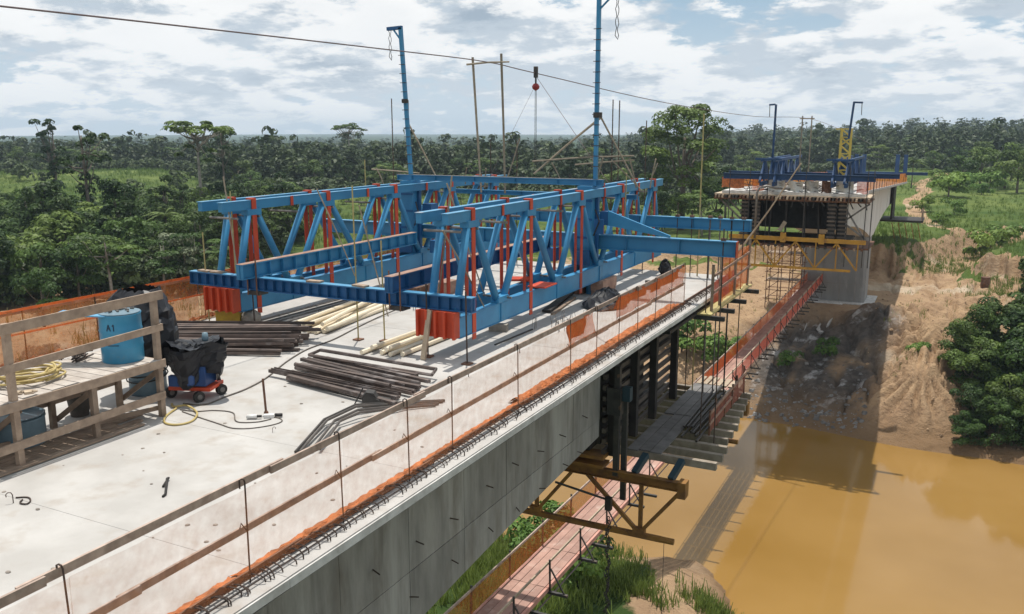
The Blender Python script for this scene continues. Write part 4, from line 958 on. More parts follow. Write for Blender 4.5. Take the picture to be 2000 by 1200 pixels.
MB().add([(-8.35, 22.42, 1.95), (-6.6, 22.42, 1.70), (-6.6, 22.42, 1.76), (-8.35, 22.42, 2.35), (-8.35, 22.5, 1.95), (-6.6, 22.5, 1.70), (-6.6, 22.5, 1.76), (-8.35, 22.5, 2.35)],
         [(0, 1, 2, 3), (7, 6, 5, 4), (0, 4, 5, 1), (1, 5, 6, 2), (2, 6, 7, 3), (3, 7, 4, 0)]).build('gusset', 'blue', tv)
# timber packing on the rear beam ends, plates
for xx in (-15.3, -14.9, -12.1, -10.9): MB().box((xx, 14.6, 1.315), (.36, .16, .04), Matrix.Rotation(jit(.2), 3, 'Z')).build('packing_board', 'timber', tv)
MB().bb(-12.9, -12.3, 20.4, 21.0, .002, .36).build('packing_block', 'rust_pale', tv)
MB().bb(-13.3, -12.95, 19.9, 20.5, .002, .24).build('packing_block', 'rust', tv)
MB().beam((-9.16, 14.25, .01), (-9.08, 14.40, 1.0), .10, .06, (0, 1, 0)).build('timber_prop', 'timber_pale', tv)
# anchor rods through the deck
for px_, y_, z1 in ((-15.3, 14.62, 2.2), (-14.56, 14.81, 3.15), (-14.12, 14.85, 1.3), (-11.34, 15.05, 3.35), (-10.75, 15.2, 2.2), (-9.2, 14.5, 1.5), (-8.21, 14.36, 1.45)):
    MB().tube([(px_, y_, .002), (px_ - .02, y_, z1)], .016, 6).build('anchor_rod', 'yellow_pole' if z1 > 2 else 'rebar', tv)
    MB().bb(px_ - .09, px_ + .09, y_ - .09, y_ + .09, .002, .03).build('anchor_plate', 'rust', tv)
# hanger rods from the front beams down to the platform
for x_, y_, z0, z1, r_, m_ in ((-7.6, YF, -3.9, 2.3, .016, 'rebar'), (-7.14, YF, -3.9, 2.1, .016, 'rebar'), (-6.96, YF + .2, -3.9, 5.0, .022, 'yellow_pole'), (-6.57, YF, -3.9, 1.9, .028, 'grey_steel'),
                              (-6.26, YF, -3.9, 2.0, .022, 'grey_steel'), (-5.91, YF, -3.9, 2.1, .026, 'dark_steel'), (-5.55, YF, -3.9, 2.2, .016, 'rebar'), (-5.2, YM, -4.3, 2.0, .018, 'rebar'), (-5.6, YM + .05, -4.3, 2.0, .016, 'rebar'),
                              (-9.6, YF, -3.9, 5.42, .018, 'rebar'), (-9.82, YF, -3.9, 5.45, .018, 'rebar'), (-18.0, YF - .3, .5, 5.6, .018, 'rebar'), (-17.5, YF, .5, 5.55, .018, 'rebar'), (-8.7, YF, -3.9, 4.8, .016, 'rebar'),
                              (-13.2, YF, -3.9, 4.2, .016, 'rebar'), (-14.2, YF, -3.9, 4.2, .016, 'rebar'), (-12.0, YF, -3.9, 3.1, .014, 'rebar'), (-10.8, YF, -3.9, 2.8, .014, 'rebar'), (-16.5, YM, -1, 3.6, .016, 'yellow_pole')):
    MB().tube([(x_, y_, z0), (x_, y_, z1)], r_, 6).build('hanger_rod', m_, tv)
    if y_ in (YF, YM): MB().bb(x_ - .06, x_ + .06, y_ - .06, y_ + .06, (1.86 if y_ == YF else 1.69), (1.93 if y_ == YF else 1.76)).build('anchor_nut', 'rust', tv)
# light poles and lashed sticks above the trusses
def pole(p0, p1, r=.022, m='bamboo'): return MB().tube([p0, ((p0[0] + p1[0]) / 2 + jit(.02), (p0[1] + p1[1]) / 2, (p0[2] + p1[2]) / 2 + jit(.03)), p1], [r * 1.1, r, r * .85], 6).build('pole', m, tv)
ST = 23.0
for a, b, r_ in (((-16.57, 3.29), (-14.82, 3.20), .022), ((-16.35, 3.34), (-16.05, 2.7), .02), ((-15.32, 4.84), (-14.1, 3.0), .024), ((-11.36, 4.28), (-11.79, 2.95), .018), ((-8.89, 4.85), (-10.86, 3.27), .032),
                 ((-10.86, 3.63), (-7.87, 3.82), .028), ((-9.59, 3.55), (-7.87, 3.70), .026), ((-8.82, 4.85), (-7.7, 3.0), .024), ((-10.3, 3.6), (-9.9, 2.95), .018), ((-8.7, 3.75), (-8.95, 2.95), .02), ((-8.0, 3.75), (-7.75, 2.95), .02),
                 ((-7.2, 3.75), (-7.4, 2.95), .018), ((-8.5, 3.7), (-7.6, 2.9), .018), ((-13.1, 3.4), (-13.2, 2.9), .018), ((-12.4, 3.4), (-12.55, 2.8), .018)):
    pole((a[0], ST + jit(.15), a[1]), (b[0], ST + jit(.15), b[1]), r_)
for (p0, p1) in (((-14.45, 14.5, 3.5), (-14.3, 14.6, 1.3)), ((-9.0, 15.2, 3.6), (-9.3, 15.0, .7)), ((-8.75, 14.4, 2.6), (-8.5, 15.6, .9)), ((-9.6, 16.0, 3.4), (-9.0, 16.5, 1.0)), ((-13.9, 17.0, 3.1), (-13.3, 17.6, .9)), ((-8.4, 24.0, 3.3), (-8.6, 24.4, 1.0)), ((-8.3, 26.6, 3.5), (-8.7, 26.8, 2.6)), ((-12.2, 16.4, 2.8), (-11.9, 17.0, .1))):
    pole(p0, p1, .016, 'yellow_pole' if random.random() < .4 else 'bamboo')
# cable frame of two tall poles with a cross bar
for a, b in (((-13.42, 24, 6.68), (-13.15, 24, 2.6)), ((-12.44, 24, 6.75), (-12.32, 24, 2.6))): pole(a, b, .034)
pole((-13.6, 23.95, 6.47), (-12.15, 23.95, 6.50), .030)
# gallows masts
def gallows(c, top, arm, parts_parent, chain_len, y=22.3):
    bx, bz = c; tx, tz = top
    MB().beam((bx, y, bz), (tx, y, tz), .10, .10, (0, 1, 0)).build('mast', 'blue', parts_parent)
    MB().beam((tx - (.05 if arm > 0 else -.05), y, tz + .0), (tx + arm, y, tz - .02), .10, .10).build('mast_arm', 'blue_dark', parts_parent)
    MB().beam((tx, y, tz - .35), (tx + arm * .55, y, tz - .04), .04, .04).build('mast_brace', 'blue', parts_parent)
    k = int((tz - bz) / .26)
    for i in range(2, k - 2):
        f = i / k; xx = bx + (tx - bx) * f; zz = bz + (tz - bz) * f
        MB().tube([(xx - .11, y - .06, zz), (xx + .11, y - .06, zz)], .009, 4).build('step_iron', 'rebar', parts_parent)
    for s in (-.03, .03):
        pts = [(tx + arm * .82 + s + .02 * math.sin(i * 1.9 + s * 40), y, tz - .06 - i * chain_len / 10) for i in range(11)]
        MB().tube(pts, .010, 4).build('hoist_chain', 'chain', parts_parent)
    MB().tube([(tx + arm * .82 - .05, y, tz - chain_len - .05), (tx + arm * .82 + .03, y, tz - chain_len - .16), (tx + arm * .82 + .05, y, tz - chain_len - .05)], .012, 5).build('hook', 'chain', parts_parent)
gallows((-14.62, 3.0), (-14.88, 7.45), -.46, tv, .75)
gallows((-8.69, 3.0), (-8.68, 7.93), .62, tv, .95)
MB().box((-14.72, 22.2, 5.35), (.16, .1, .12)).build('knot', 'chain', tv)
MB().box((-8.62, 22.2, 4.9), (.22, .1, .14)).build('knot', 'chain', tv)
MB().bb(-8.75, -8.3, 18.2, 18.9, .88, .91).build('plate', 'red', tv)
MB().box((-9.3, 18.9, .93), (.6, .45, .05), Matrix.Rotation(.4, 3, 'Z')).build('plate', 'red', tv)

# ---- side formwork of the newest segment: black soldiers and rails
for i, yy in enumerate((20.25, 21.9, 23.6, 25.7)):
    MB().bb(WR + .12, WR + .32, yy - .10, yy + .10, -3.75, -.42).build('soldier', 'form_black', tv)
for k in range(11):
    zz = -.75 - k * .285
    MB().bb(WR + .03, WR + .115, 19.95, 25.75, zz - .06, zz + .06).build('form_rail', 'form_rail', tv)
MB().bb(WR - .10, WR - .02, 19.95, 23.4, -3.4, -.52).build('form_sheet', 'form_dark', tv)
MB().bb(WR - .10, WR - .02, 23.45, 26.4, -1.9, -.52).build('form_sheet', 'form_dark', tv)
MB().bb(XR - 1.4, XR - .03, 19.95, 27.25, -.32, -.24).build('wing_form', 'form_dark', tv)
MB().bb(WL + .1, WL + .2, 19.95, 26.4, -3.4, -.55).build('form_sheet', 'form_dark', tv)
MB().bb(WL + .3, WR - .3, 19.95, 26.4, -3.62, -3.5).build('bottom_form', 'form_dark', tv)
# ---- platform: joists, boards, pipes, mesh guard
for i in range(11):
    yy = 20.95 + i * .64
    MB().beam((-15.2, yy, -3.86), (-4.72 - .045 * i + jit(.05), yy, -3.86), .15, .19).build('joist', 'joist', tv)
for i in range(3):
    MB().bb(WR + .42 + i * .31, WR + .71 + i * .31, 20.9 + jit(.1), 24.0 + jit(.15), -3.76, -3.725).build('platform_board', 'ply_grey', tv)
    MB().bb(WR + .42 + i * .31, WR + .71 + i * .31, 24.15 + jit(.05), 27.6, -3.76, -3.722 + i * .002).build('platform_board', 'ply_grey', tv)
for i in range(7): MB().bb(WR + .45 + i * .21, WR + .60 + i * .21, 27.62, 28.5 + jit(.2), -3.76, -3.71).build('platform_board', 'timber_pale', tv)
for i in range(10):
    xx = -6.15 + (i % 6) * .115 + jit(.02); zz = -3.71 + (i // 6) * .075
    MB().tube([(xx, 22.6 + jit(.5), zz), (xx + jit(.12), 27.0 + jit(.4), zz + .01)], .034, 7).build('steel_pipe', 'pipe_dark', tv)
net_sheet(-5.42, 22.9, 27.4, -3.72, -3.15, 'red_mesh', tv, .01, 20, name='mesh_guard')
for i in range(6): MB().beam((-5.42, 22.9 + i * .88, -3.76), (-5.45 + jit(.05), 22.9 + i * .88 + jit(.1), -2.95 - jit(.15)), .05, .05, (0, 1, 0)).build('guard_post', 'rust', tv)
MB().beam((-5.40, 22.8, -3.12), (-5.40, 27.5, -3.10), .03, .08).build('guard_board', 'rust_pale', tv)
MB().beam((-5.40, 22.8, -3.42), (-5.40, 25.5, -3.40), .03, .07).build('guard_board', 'rust_pale', tv)
# ---- lower cross trusses
def low_truss(y, x0, x1, zt, zb, mat):
    MB().ibeam((x0, y, zt), (x1, y, zt), .24, .18).build('lower_truss_chord', mat, tv)
    MB().beam((x0 + .4, y, zb), (x1 - .52, y, zb), .12, .13).build('lower_truss_chord', mat, tv)
    MB().tube([(x1 - .55, y, zb), (x1 - .2, y, zb)], .085, 8).build('chord_end', 'yellow_rust', tv)
    n = 4; st = (x1 - x0) / n
    for i in range(n):
        xb = x1 - st * i - st * .38
        for xa in (x1 - st * i - .05, x1 - st * (i + 1) + .35):
            MB().beam((xa, y, zt - .1), (xb, y, zb + .05), .09, .09, (0, 1, 0)).build('lower_truss_web', mat, tv)
        MB().beam((xb + .02, y + .01, zt - .1), (xb + .02, y + .01, zb + .05), .10, .08, (0, 1, 0)).build('lower_truss_web', mat, tv)
        MB().bb(xb - .16, xb + .16, y - .075, y + .075, zb + .07, zb + .2).build('lower_gusset', mat, tv)
    MB().bb(x1 - .12, x1 + .08, y - .16, y + .16, zt - .26, zt + .16).build('end_bracket', mat, tv)
low_truss(20.0, -17.0, -5.3, -4.17, -5.68, 'yellow_rust')
low_truss(27.2, -17.0, -5.3, -4.17, -5.4, 'yellow_rust')
for xx in (-6.6, -5.65): MB().beam((xx, 20.05, -4.05), (xx + .12, 20.6, -3.72), .16, .14).build('bracket', 'teal_dark', tv)
for (xx, z0, z1) in ((-7.1, -4.2, -1.3), (-6.95, -4.9, -2.2)): MB().bb(xx - .07, xx + .07, 19.98 if xx < -7 else 20.16, 20.12 if xx < -7 else 20.26, z0, z1).build('hanger_bar', 'dark_steel', tv)
MB().box((-7.15, 20.05, -2.2), (.36, .3, .7)).build('jack', 'dark_steel', tv)
MB().box((-6.86, 20.1, -2.0), (.2, .2, .36)).build('jack', 'teal_dark', tv)
MB().bb(-8.2, -7.35, 19.75, 20.25, -3.75, -3.66).build('beam_saddle', 'yellow_rust', tv)
MB().bb(-8.2, -7.35, 19.75, 20.25, -3.98, -3.9).build('beam_saddle', 'yellow_rust', tv)
MB().tube([(-8.6, 19.6, -4.5), (-7.2, 19.7, -4.75)], .03, 6).build('tie_bar', 'dark_steel', tv)
MB().box((-7.15, 19.7, -4.85), (.16, .14, .34)).build('tie_block', 'dark_steel', tv)
MB().tube([(-5.75, 20, -5.75), (-5.74, 20, -14.0)], .007, 4).build('hanging_wire', 'chain', tv)
# ---- side walkway at slab level with posts and net
MB().bb(-5.78, -5.40, 22.4, 27.6, -.30, -.26).build('walkway_board', 'yellow_pole', tv)
for yy in (22.45, 23.6, 25.1, 26.9): MB().bb(-6.6, -5.05, yy - .06, yy + .06, -.42, -.302).build('walkway_bracket', 'dark_steel', tv)
for yy, zt in ((22.9, 1.0), (23.8, 1.25), (25.6, 1.15), (27.4, 1.2)): MB().beam((-5.52, yy, -.26), (-5.50 + jit(.02), yy, zt), .07, .06, (0, 1, 0)).build('walkway_post', 'timber', tv)
net_sheet(-5.54, 23.8, 27.5, -.2, 1.0, 'net_mid', tv, .03, 30)
net_sheet(-5.54, 22.9, 25.5, -.1, .5, 'red_net', tv, .03, 30)
for z in (.35, .8): MB().beam((-5.47, 22.9, z - .1), (-5.47, 27.5, z), .02, .07).build('rail_board', 'rust_pale', tv)
# chain hanging from the lower truss
ch = thing('hanging_chain', 'tangled dark chain hanging below the lower yellow truss', 'chain', (-7.1, 19.55, -9))
link = shared(MB().tube([(.035 * math.cos(t), 0, .055 * math.sin(t)) for t in [6.283 * k / 8 for k in range(8)]], .014, 5, closed=True), 'link', 'chain')
for i in range(70):
    inst(link, 'link', ch, (-7.1 + .03 * math.sin(i * .7) + jit(.03), 19.58 + jit(.05), -5.2 - i * .062), (jit(.5), jit(.7), (i % 2) * 1.57 + jit(.4)))
def smooth_path(pts, k=6):
    pts = [Vector(p) for p in pts]; out = []
    for i in range(len(pts) - 1):
        p0, p1, p2, p3 = pts[max(i - 1, 0)], pts[i], pts[i + 1], pts[min(i + 2, len(pts) - 1)]
        for j in range(k):
            t = j / k; out.append(.5 * ((2 * p1) + (p2 - p0) * t + (2 * p0 - 5 * p1 + 4 * p2 - p3) * t * t + (3 * p1 - p0 - 3 * p2 + p3) * t ** 3))
    return out + [pts[-1]]
smooth_path_ = smooth_path
# ================================================================== THINGS ON THE DECK
# ---- timber working stage
st = thing('timber_stage', 'timber working stage with plank top and guard boards at the left edge', 'platform', (-11.6, 7.6, 0))
SX0, SX1, SZ = -12.35, -10.98, .94
for yy in (9.41, 8.2, 7.0, 5.8):
    MB().beam((-11.02, yy, 0), (-11.02, yy, 2.0 if yy != 8.2 else .9), .085, .085, (0, 1, 0)).build('front_post', 'timber', st)
    MB().beam((-12.05, yy + .04, 0), (-12.05, yy + .04, .88), .08, .08, (0, 1, 0)).build('leg', 'timber', st)
    MB().beam((-12.3, yy + .09, .86), (-11.0, yy + .09, .86), .05, .10).build('cross_bearer', 'timber', st)
    MB().beam((-12.05, yy + .1, .12), (-11.05, yy + .1, .78), .025, .08).build('brace', 'timber', st)
MB().beam((-10.965, 5.4, .865), (-10.965, 9.5, .875), .03, .13).build('edge_board', 'timber', st)
MB().beam((-10.965, 5.4, .30), (-10.965, 9.45, .36), .03, .12).build('low_rail', 'timber', st)
MB().beam((-12.09, 5.4, .36), (-12.09, 9.5, .42), .025, .09).build('low_rail', 'timber', st)
MB().beam((-12.09, 5.4, .16), (-11.1, 9.5, .12), .03, .07).build('low_rail', 'timber', st)
MB().beam((-10.965, 5.4, 1.92), (-10.965, 9.55, 1.97), .03, .14).build('guard_board', 'timber', st)
MB().beam((-10.965, 5.4, 1.36), (-10.965, 9.5, 1.46), .03, .11).build('guard_board', 'timber', st)
yy = 5.3
while yy < 9.4:
    w = .20 + jit(.02); MB().box((-11.66 + jit(.03), yy + w / 2, .927 + jit(.003)), (1.36, w - .014, .03)).build('plank', 'plank', st); yy += w + .004
# planks lying in the shade below the stage
for i in range(5): tag(MB().box((-11.5 + i * .14, 7.3 + jit(.2), .02 + .002 * i), (.12, 3.4 + jit(.4), .025), Matrix.Rotation(jit(.03), 3, 'Z')).build('loose_plank', 'timber'), 'weathered plank lying on the deck under the timber stage', 'plank', 'planks under the stage')
# ---- drums, buckets and sheeted heap
def drum(name, label, c, r, h, mat, rings=(0.33, 0.66), lid=True):
    t = thing(name, label, 'drum', c)
    prof = [(r * .98, 0), (r, .015)]
    for f in rings: prof += [(r, h * f - .03), (r * 1.035, h * f), (r, h * f + .03)]
    prof += [(r, h - .02), (r * 1.03, h), (r * .96, h), (r * .95, h - .02)]
    MB().lathe(c, prof, 28).build('body', mat, t, True)
    return t
dm = drum('steel_drum', 'bright blue drum standing on the timber stage', (-11.50, 9.16, .942), .31, .76, 'drum_blue')
MB().lathe((-11.50, 9.16, 1.69), [(.30, 0), (.31, .03), (.16, .05), (.02, .055)], 20).build('lid', 'drum_grey', dm)
MB().box((-11.86, 8.80, 1.715), (.78, .34, .018), Matrix.Rotation(.5, 3, 'Z') @ Matrix.Rotation(.05, 3, 'Y')).build('lid_sheet', 'blue_light', dm)
for i in range(22): 
    a = jit(3.1); q = random.uniform(0, .25); MB().box((-11.52 + q * math.cos(a), 9.16 + q * math.sin(a), 1.75 + jit(.01)), (.06, .03, .03), Matrix.Rotation(jit(3), 3, 'Z')).build('scrap', 'grey_steel', dm)
def stroke_text(parent, c, r, ang, z, strokes, s, w):        # painted letters as thin raised strokes on the drum
    for ch_x, segs in strokes:
        for (x0, z0), (x1, z1) in segs:
            P = []
            for (u, v) in ((x0, z0), (x1, z1)):
                a2 = ang + (ch_x + u) * s / r; P.append((c[0] + math.cos(a2) * (r + .002), c[1] + math.sin(a2) * (r + .002), z + v * s))
            MB().beam(P[0], P[1], w, .004, (math.cos(ang), math.sin(ang), 0)).build('marking', 'ink', parent)
stroke_text(dm, (-11.50, 9.16), .312, R(-78), 1.47, ((0, (((0, 0), (.3, 1)), ((.3, 1), (.6, 0)), ((.12, .4), (.48, .4)))), (.9, (((.2, 0), (.2, 1)), ((.2, 1), (.0, .75))))), .10, .016)
for k in range(2): MB().box((-11.50 + .311 * math.cos(R(-62)), 9.16 + .311 * math.sin(R(-62)), 1.30 - k * .06), (.16, .006, .012), Matrix.Rotation(R(28), 3, 'Z')).build('marking_line', 'ink', dm)
def crumple(fn, nu, nv, amp, mat, name, parent=None, seed=1, origin=None):
    r2 = np.random.default_rng(seed); tab = r2.normal(size=(nv + 1, nu + 1, 3)) * amp
    def f(u, v):
        i = int(round(u * nu)) % nu if True else 0; j = int(round(v * nv)); p = Vector(fn(u, v)); return p + Vector(tab[j][i])
    return MB().grid(f, nu, nv).build(name, mat, parent, False, origin)
sh = thing('sheeted_barrel', 'barrel topped by a bulging black plastic sheet behind the blue drum', 'barrel', (-12.3, 10.25, 0))
MB().lathe((-12.3, 10.25, 0), [(.30, 0), (.31, .02), (.31, .3), (.32, .32), (.31, .34), (.31, .95), (.30, .97)], 24).build('barrel', 'drum_grey', sh, True)
def bag(u, v):
    a = u * 6.2832; z = .66 + 1.20 * v; r = .60 * (1 - max(0, v - .12) ** 3.2 * .99) ** .5 * (.86 + .14 * math.sin(2.2 * v + 1)) * (1 + .10 * math.sin(3 * a + 1) + .06 * math.sin(7 * a + 2 * v))
    return (-12.34 + 1.0 * r * math.cos(a) + .06 * v, 10.2 + 1.05 * r * math.sin(a), z - .16 * max(0, math.sin(a + .6)) * (1 - v))
crumple(bag, 36, 14, .018, 'black_sheet', 'plastic_sheet', sh, 3)
for k in range(3): MB().tube([(-12.3 + .34 * math.cos(t), 10.25 + .34 * math.sin(t), .3 + k * .1 + .05 * math.sin(t)) for t in [6.283 * q / 16 for q in range(16)]], .012, 5, closed=True).build('hose_loop', 'rubber', sh)
drum('plastic_tub', 'grey blue tub with a dark cover under the timber stage', (-11.85, 7.55, 0.001), .36, .46, 'drum_grey', (0.9,))
tb2 = drum('plastic_tub', 'dark covered tub behind the stage at the left picture edge', (-13.2, 7.7, 0.001), .40, .95, 'black_sheet', (0.9,))
def bucket(label, c, s=1.0, mat='bucket'):
    t = thing('bucket', label, 'bucket', c)
    MB().lathe(c, [(.11 * s, 0), (.15 * s, .30 * s), (.155 * s, .31 * s), (.145 * s, .31 * s), (.105 * s, .02 * s)], 18, False).build('body', mat, t, True)
    MB().tube([(c[0] + .15 * s * math.cos(a), c[1] + .02, c[2] + .30 * s - .10 * s * math.sin(a)) for a in [math.pi * q / 8 for q in range(9)]], .006, 4).build('bail', 'rebar', t)
bucket('black mortar bucket standing in the shade under the stage', (-12.25, 8.85, .001), 1.25)
bucket('small grey bucket beside the tub under the stage', (-12.45, 7.95, .001), .9, 'drum_grey')
# coil of yellow hose on the stage
hc = []
for i in range(170):
    a = i * .22; r = .36 + .05 * math.sin(i * .37) + .03 * math.sin(i * .11); hc.append((-11.72 + r * math.cos(a) + .03 * math.sin(i * .05), 7.72 + r * 1.15 * math.sin(a), .968 + .02 + .0009 * i + .012 * math.sin(i * .6)))
hc += [(hc[-1][0] + .10, hc[-1][1] + .12, 1.10), (hc[-1][0] + .05, hc[-1][1] + .25, 1.16)]
tag(MB().tube(hc, .017, 6).build('hose_coil', 'hose', None, True), 'coil of pale yellow hose lying on the timber stage', 'hose')
tp = thing('tool_heap', 'heap of clamps and short bars on the back of the stage', 'tools', (-12.1, 8.85, .942))
for i in range(16): MB().tube([(-12.1 + jit(.22), 8.85 + jit(.3), .955 + i * .006), (-12.1 + jit(.22), 8.85 + jit(.3), .965 + i * .007)], .012, 5).build('bar', 'rebar', tp)
tg = thing('glove_pair', 'pair of tan work gloves on the front of the stage', 'gloves', (-11.25, 7.2, .942))
for s in (0, .1):
    g_ = MB(); g_.box((-11.25 + s, 7.2 + s, .962), (.09, .13, .035), Matrix.Rotation(.5 + s * 6, 3, 'Z'))
    for k in range(4): g_.tube([(-11.28 + s + k * .022, 7.25 + s, .962), (-11.30 + s + k * .026, 7.31 + s + .01 * (k % 2), .955)], .011, 5)
    g_.tube([(-11.21 + s, 7.19 + s, .962), (-11.17 + s, 7.23 + s, .957)], .012, 5); g_.build('glove', 'timber_pale', tg)
# ---- blue site machine under a black sheet
mc = thing('grout_pump', 'blue wheeled site machine under a black sheet beside the stage', 'machine', (-11.3, 10.4, 0))
MC = (-11.35, 10.45)
MB().box((MC[0], MC[1], .20), (.74, .52, .06), Matrix.Rotation(.35, 3, 'Z')).build('frame', 'red', mc)
MB().box((MC[0] + .05, MC[1] - .02, .42), (.50, .40, .34), Matrix.Rotation(.35, 3, 'Z')).build('body', 'machine_blue', mc)
MB().box((MC[0] - .02, MC[1] - .34, .36), (.34, .10, .18), Matrix.Rotation(.35, 3, 'Z')).build('motor', 'machine_blue', mc)
MB().lathe((MC[0] + .18, MC[1] - .30, .30), [(.07, 0), (.08, .03), (.08, .16), (.05, .2)], 14).build('motor', 'machine_blue', mc, True)
for dx, dy in ((.31, .26), (.30, -.24), (-.28, .18), (-.33, -.26)):
    wx, wy = MC[0] + dx, MC[1] + dy
    w_ = MB().tube([(wx - .035, wy + .01, .095), (wx + .035, wy - .01, .095)], .095, 16).build('wheel', 'rubber', mc); MB().tube([(wx - .042, wy + .012, .095), (wx + .042, wy - .012, .095)], .045, 10).build('hub', 'grey_steel', w_)
def hop(u, v):
    a = u * 6.2832; r = .34 + .15 * v + .06 * math.sin(3 * a) + .05 * math.sin(5 * a + 1)
    return (MC[0] + r * 1.15 * math.cos(a), MC[1] + r * math.sin(a), .36 + .62 * v - .10 * v * abs(math.sin(2 * a + .4)) + .06 * v * math.cos(a) + .12 * (1 - v) * math.sin(3 * a + 2))
crumple(hop, 34, 9, .013, 'black_sheet', 'plastic_sheet', mc, 5)
crumple(lambda u, v: (MC[0] + .46 * v * math.cos(u * 6.2832), MC[1] + .42 * v * math.sin(u * 6.2832), .97 - .10 * (1 - v) + .05 * math.sin(u * 12.5) * v), 34, 6, .013, 'black_sheet', 'plastic_sheet', mc, 6)
MB().lathe((MC[0] + .18, MC[1] + .1, .98), [(.05, 0), (.06, .05), (.045, .14), (.01, .15)], 12).build('cap', 'drum_grey', mc, True)
# ---- hose, cable, sockets
tag(MB().tube(smooth_path_([(-11.09, 9.76, .02), (-10.93, 9.4, .018), (-10.69, 9.16, .018), (-10.45, 9.17, .018), (-10.37, 9.4, .018), (-10.59, 9.72, .03), (-10.98, 9.87, .05), (-11.19, 9.8, .02), (-11.35, 9.9, .018)]), .018, 6).build('hose', 'hose', None, True), 'short loop of pale yellow hose on the deck by the stage foot', 'hose')
def flat(pts, z): return smooth_path([(a, b, z) for a, b in pts])
tag(MB().tube(flat([(-11.2, 10.0), (-10.84, 10.13), (-10.85, 10.6), (-10.86, 11.1), (-11.03, 11.81), (-11.48, 12.89), (-11.76, 13.84), (-11.82, 14.78), (-12.09, 16.06), (-12.38, 17.73), (-12.55, 19.68), (-12.3, 21.5)], .016), .014, 6).build('power_cable', 'cable', None, True), 'long dark power cable curving across the deck from the blue machine', 'cable')
tag(MB().tube(flat([(-11.0, 9.75), (-10.69, 9.81), (-10.46, 9.98), (-10.11, 10.02), (-9.74, 9.72), (-9.45, 9.84), (-9.34, 10.06)], .012), .010, 5).build('extension_lead', 'cable', None, True), 'thin extension lead ending at the white plug', 'cable')
tag(MB().tube(flat([(-10.9, 9.7), (-10.62, 9.64), (-10.28, 9.58), (-9.88, 9.51), (-9.57, 9.46), (-9.32, 9.58), (-9.14, 9.83), (-9.11, 10.04), (-9.26, 10.15), (-9.5, 10.12)], .011), .010, 5).build('extension_lead', 'cable', None, True), 'looped extension lead around the foot of the upright bar', 'cable')
sk = thing('cable_socket', 'white cable plug lying left of the upright bar', 'socket', (-9.62, 9.95, 0))
MB().tube([(-9.70, 9.90, .045), (-9.56, 9.98, .045)], .035, 10).build('body', 'white_plastic', sk, True); MB().tube([(-9.56, 9.98, .045), (-9.50, 10.02, .045)], .022, 8).build('collar', 'rubber', sk, True)
sk = thing('cable_socket', 'white socket box at the foot of the upright bar', 'socket', (-9.42, 10.12, 0))
MB().box((-9.44, 10.12, .03), (.16, .08, .05), Matrix.Rotation(.6, 3, 'Z')).build('body', 'white_plastic', sk); MB().tube([(-9.36, 10.17, .04), (-9.26, 10.23, .04)], .028, 10).build('collar', 'rubber', sk, True)
ub = thing('upright_bar', 'rusty bar standing upright on the open deck', 'bar', (-9.6, 10.21, 0))
MB().tube([(-9.58, 10.21, 0), (-9.61, 10.21, .60)], .019, 7).build('bar', 'rust', ub); MB().lathe((-9.58, 10.21, 0), [(.04, 0), (.035, .05), (.02, .07)], 8).build('foot', 'rust', ub)
# ---- piles of steel and pipes: every piece its own object
def bar_along(p, d, L, w, h, name, mat, label, cat, group, kind='box', tilt=0.0):
    d = Vector((d[0], d[1], tilt)).normalized(); a = Vector(p) - d * L / 2; b = Vector(p) + d * L / 2
    mb = MB()
    if kind == 'box': mb.beam(a, b, w, h)
    elif kind == 'chan':
        mb.beam(a, b, w, h * .18); lat = d.cross(Vector((0, 0, 1))).normalized()
        for s in (-1, 1): mb.beam(a + lat * s * (w / 2 - w * .06) + Vector((0, 0, h * .55)), b + lat * s * (w / 2 - w * .06) + Vector((0, 0, h * .55)), w * .12, h * .9)
    else: mb.tube([a, b], w / 2, 8)
    return tag(mb.build(name, mat), label, cat, group)
for i in range(40):                                   # tall stack behind the machine
    row = i // 9; k = i % 9
    px_ = -14.25 + k * .045 + jit(.05); py_ = 13.75 - k * .155 + jit(.05) + row * .05
    bar_along((px_ + .45 + jit(.15), py_, .04 + row * .075 + jit(.01)), (2.0 + jit(.16), 1.0 + jit(.16)), 3.3 + jit(.55), .075 + jit(.02), .06 + jit(.012), 'steel_profile', 'steel_pile', ('dark steel profile in the bottom layer of the stack behind the blue machine', 'dark steel profile in the second layer of the stack behind the blue machine', 'dark steel profile in the third layer of the stack behind the blue machine', 'dark steel profile in the fourth layer of the stack behind the blue machine', 'dark steel profile topping the stack behind the blue machine')[min(row, 4)], 'steel bar', 'stacked profiles behind the machine', random.choice(['chan', 'box', 'tube']), jit(.018))
for i in range(16):                                   # low pile in mid deck
    f = i / 15; lev = .04 + .06 * (i % 3 == 0) + .05 * (i % 4 == 1)
    bar_along((-9.45 + jit(.35) + f * .2, 13.05 - f * 1.45 + jit(.05), lev + .02), (3.0, -.42 + jit(.22)), 2.7 + jit(.45), .085, .06, 'steel_tube', 'steel_pile', 'brown steel tube on the %s of the low pile near the right rail' % ('far side' if i < 5 else 'middle' if i < 11 else 'near side'), 'steel tube', 'low pile of steel tubes', random.choice(['box', 'box', 'chan', 'tube']), jit(.02))
bf = thing('steel_hoop', 'folded rectangular steel frame on top of the low tube pile', 'frame', (-9.9, 13.1, .1))
MB().tube([(-11.05, 13.05, .16), (-11.0, 13.35, .2), (-8.2, 13.2, .19), (-8.15, 12.95, .15)], .035, 6).build('bar', 'steel_pile', bf); MB().tube([(-11.05, 13.05, .16), (-8.15, 12.95, .15)], .03, 6).build('bar', 'steel_pile', bf)
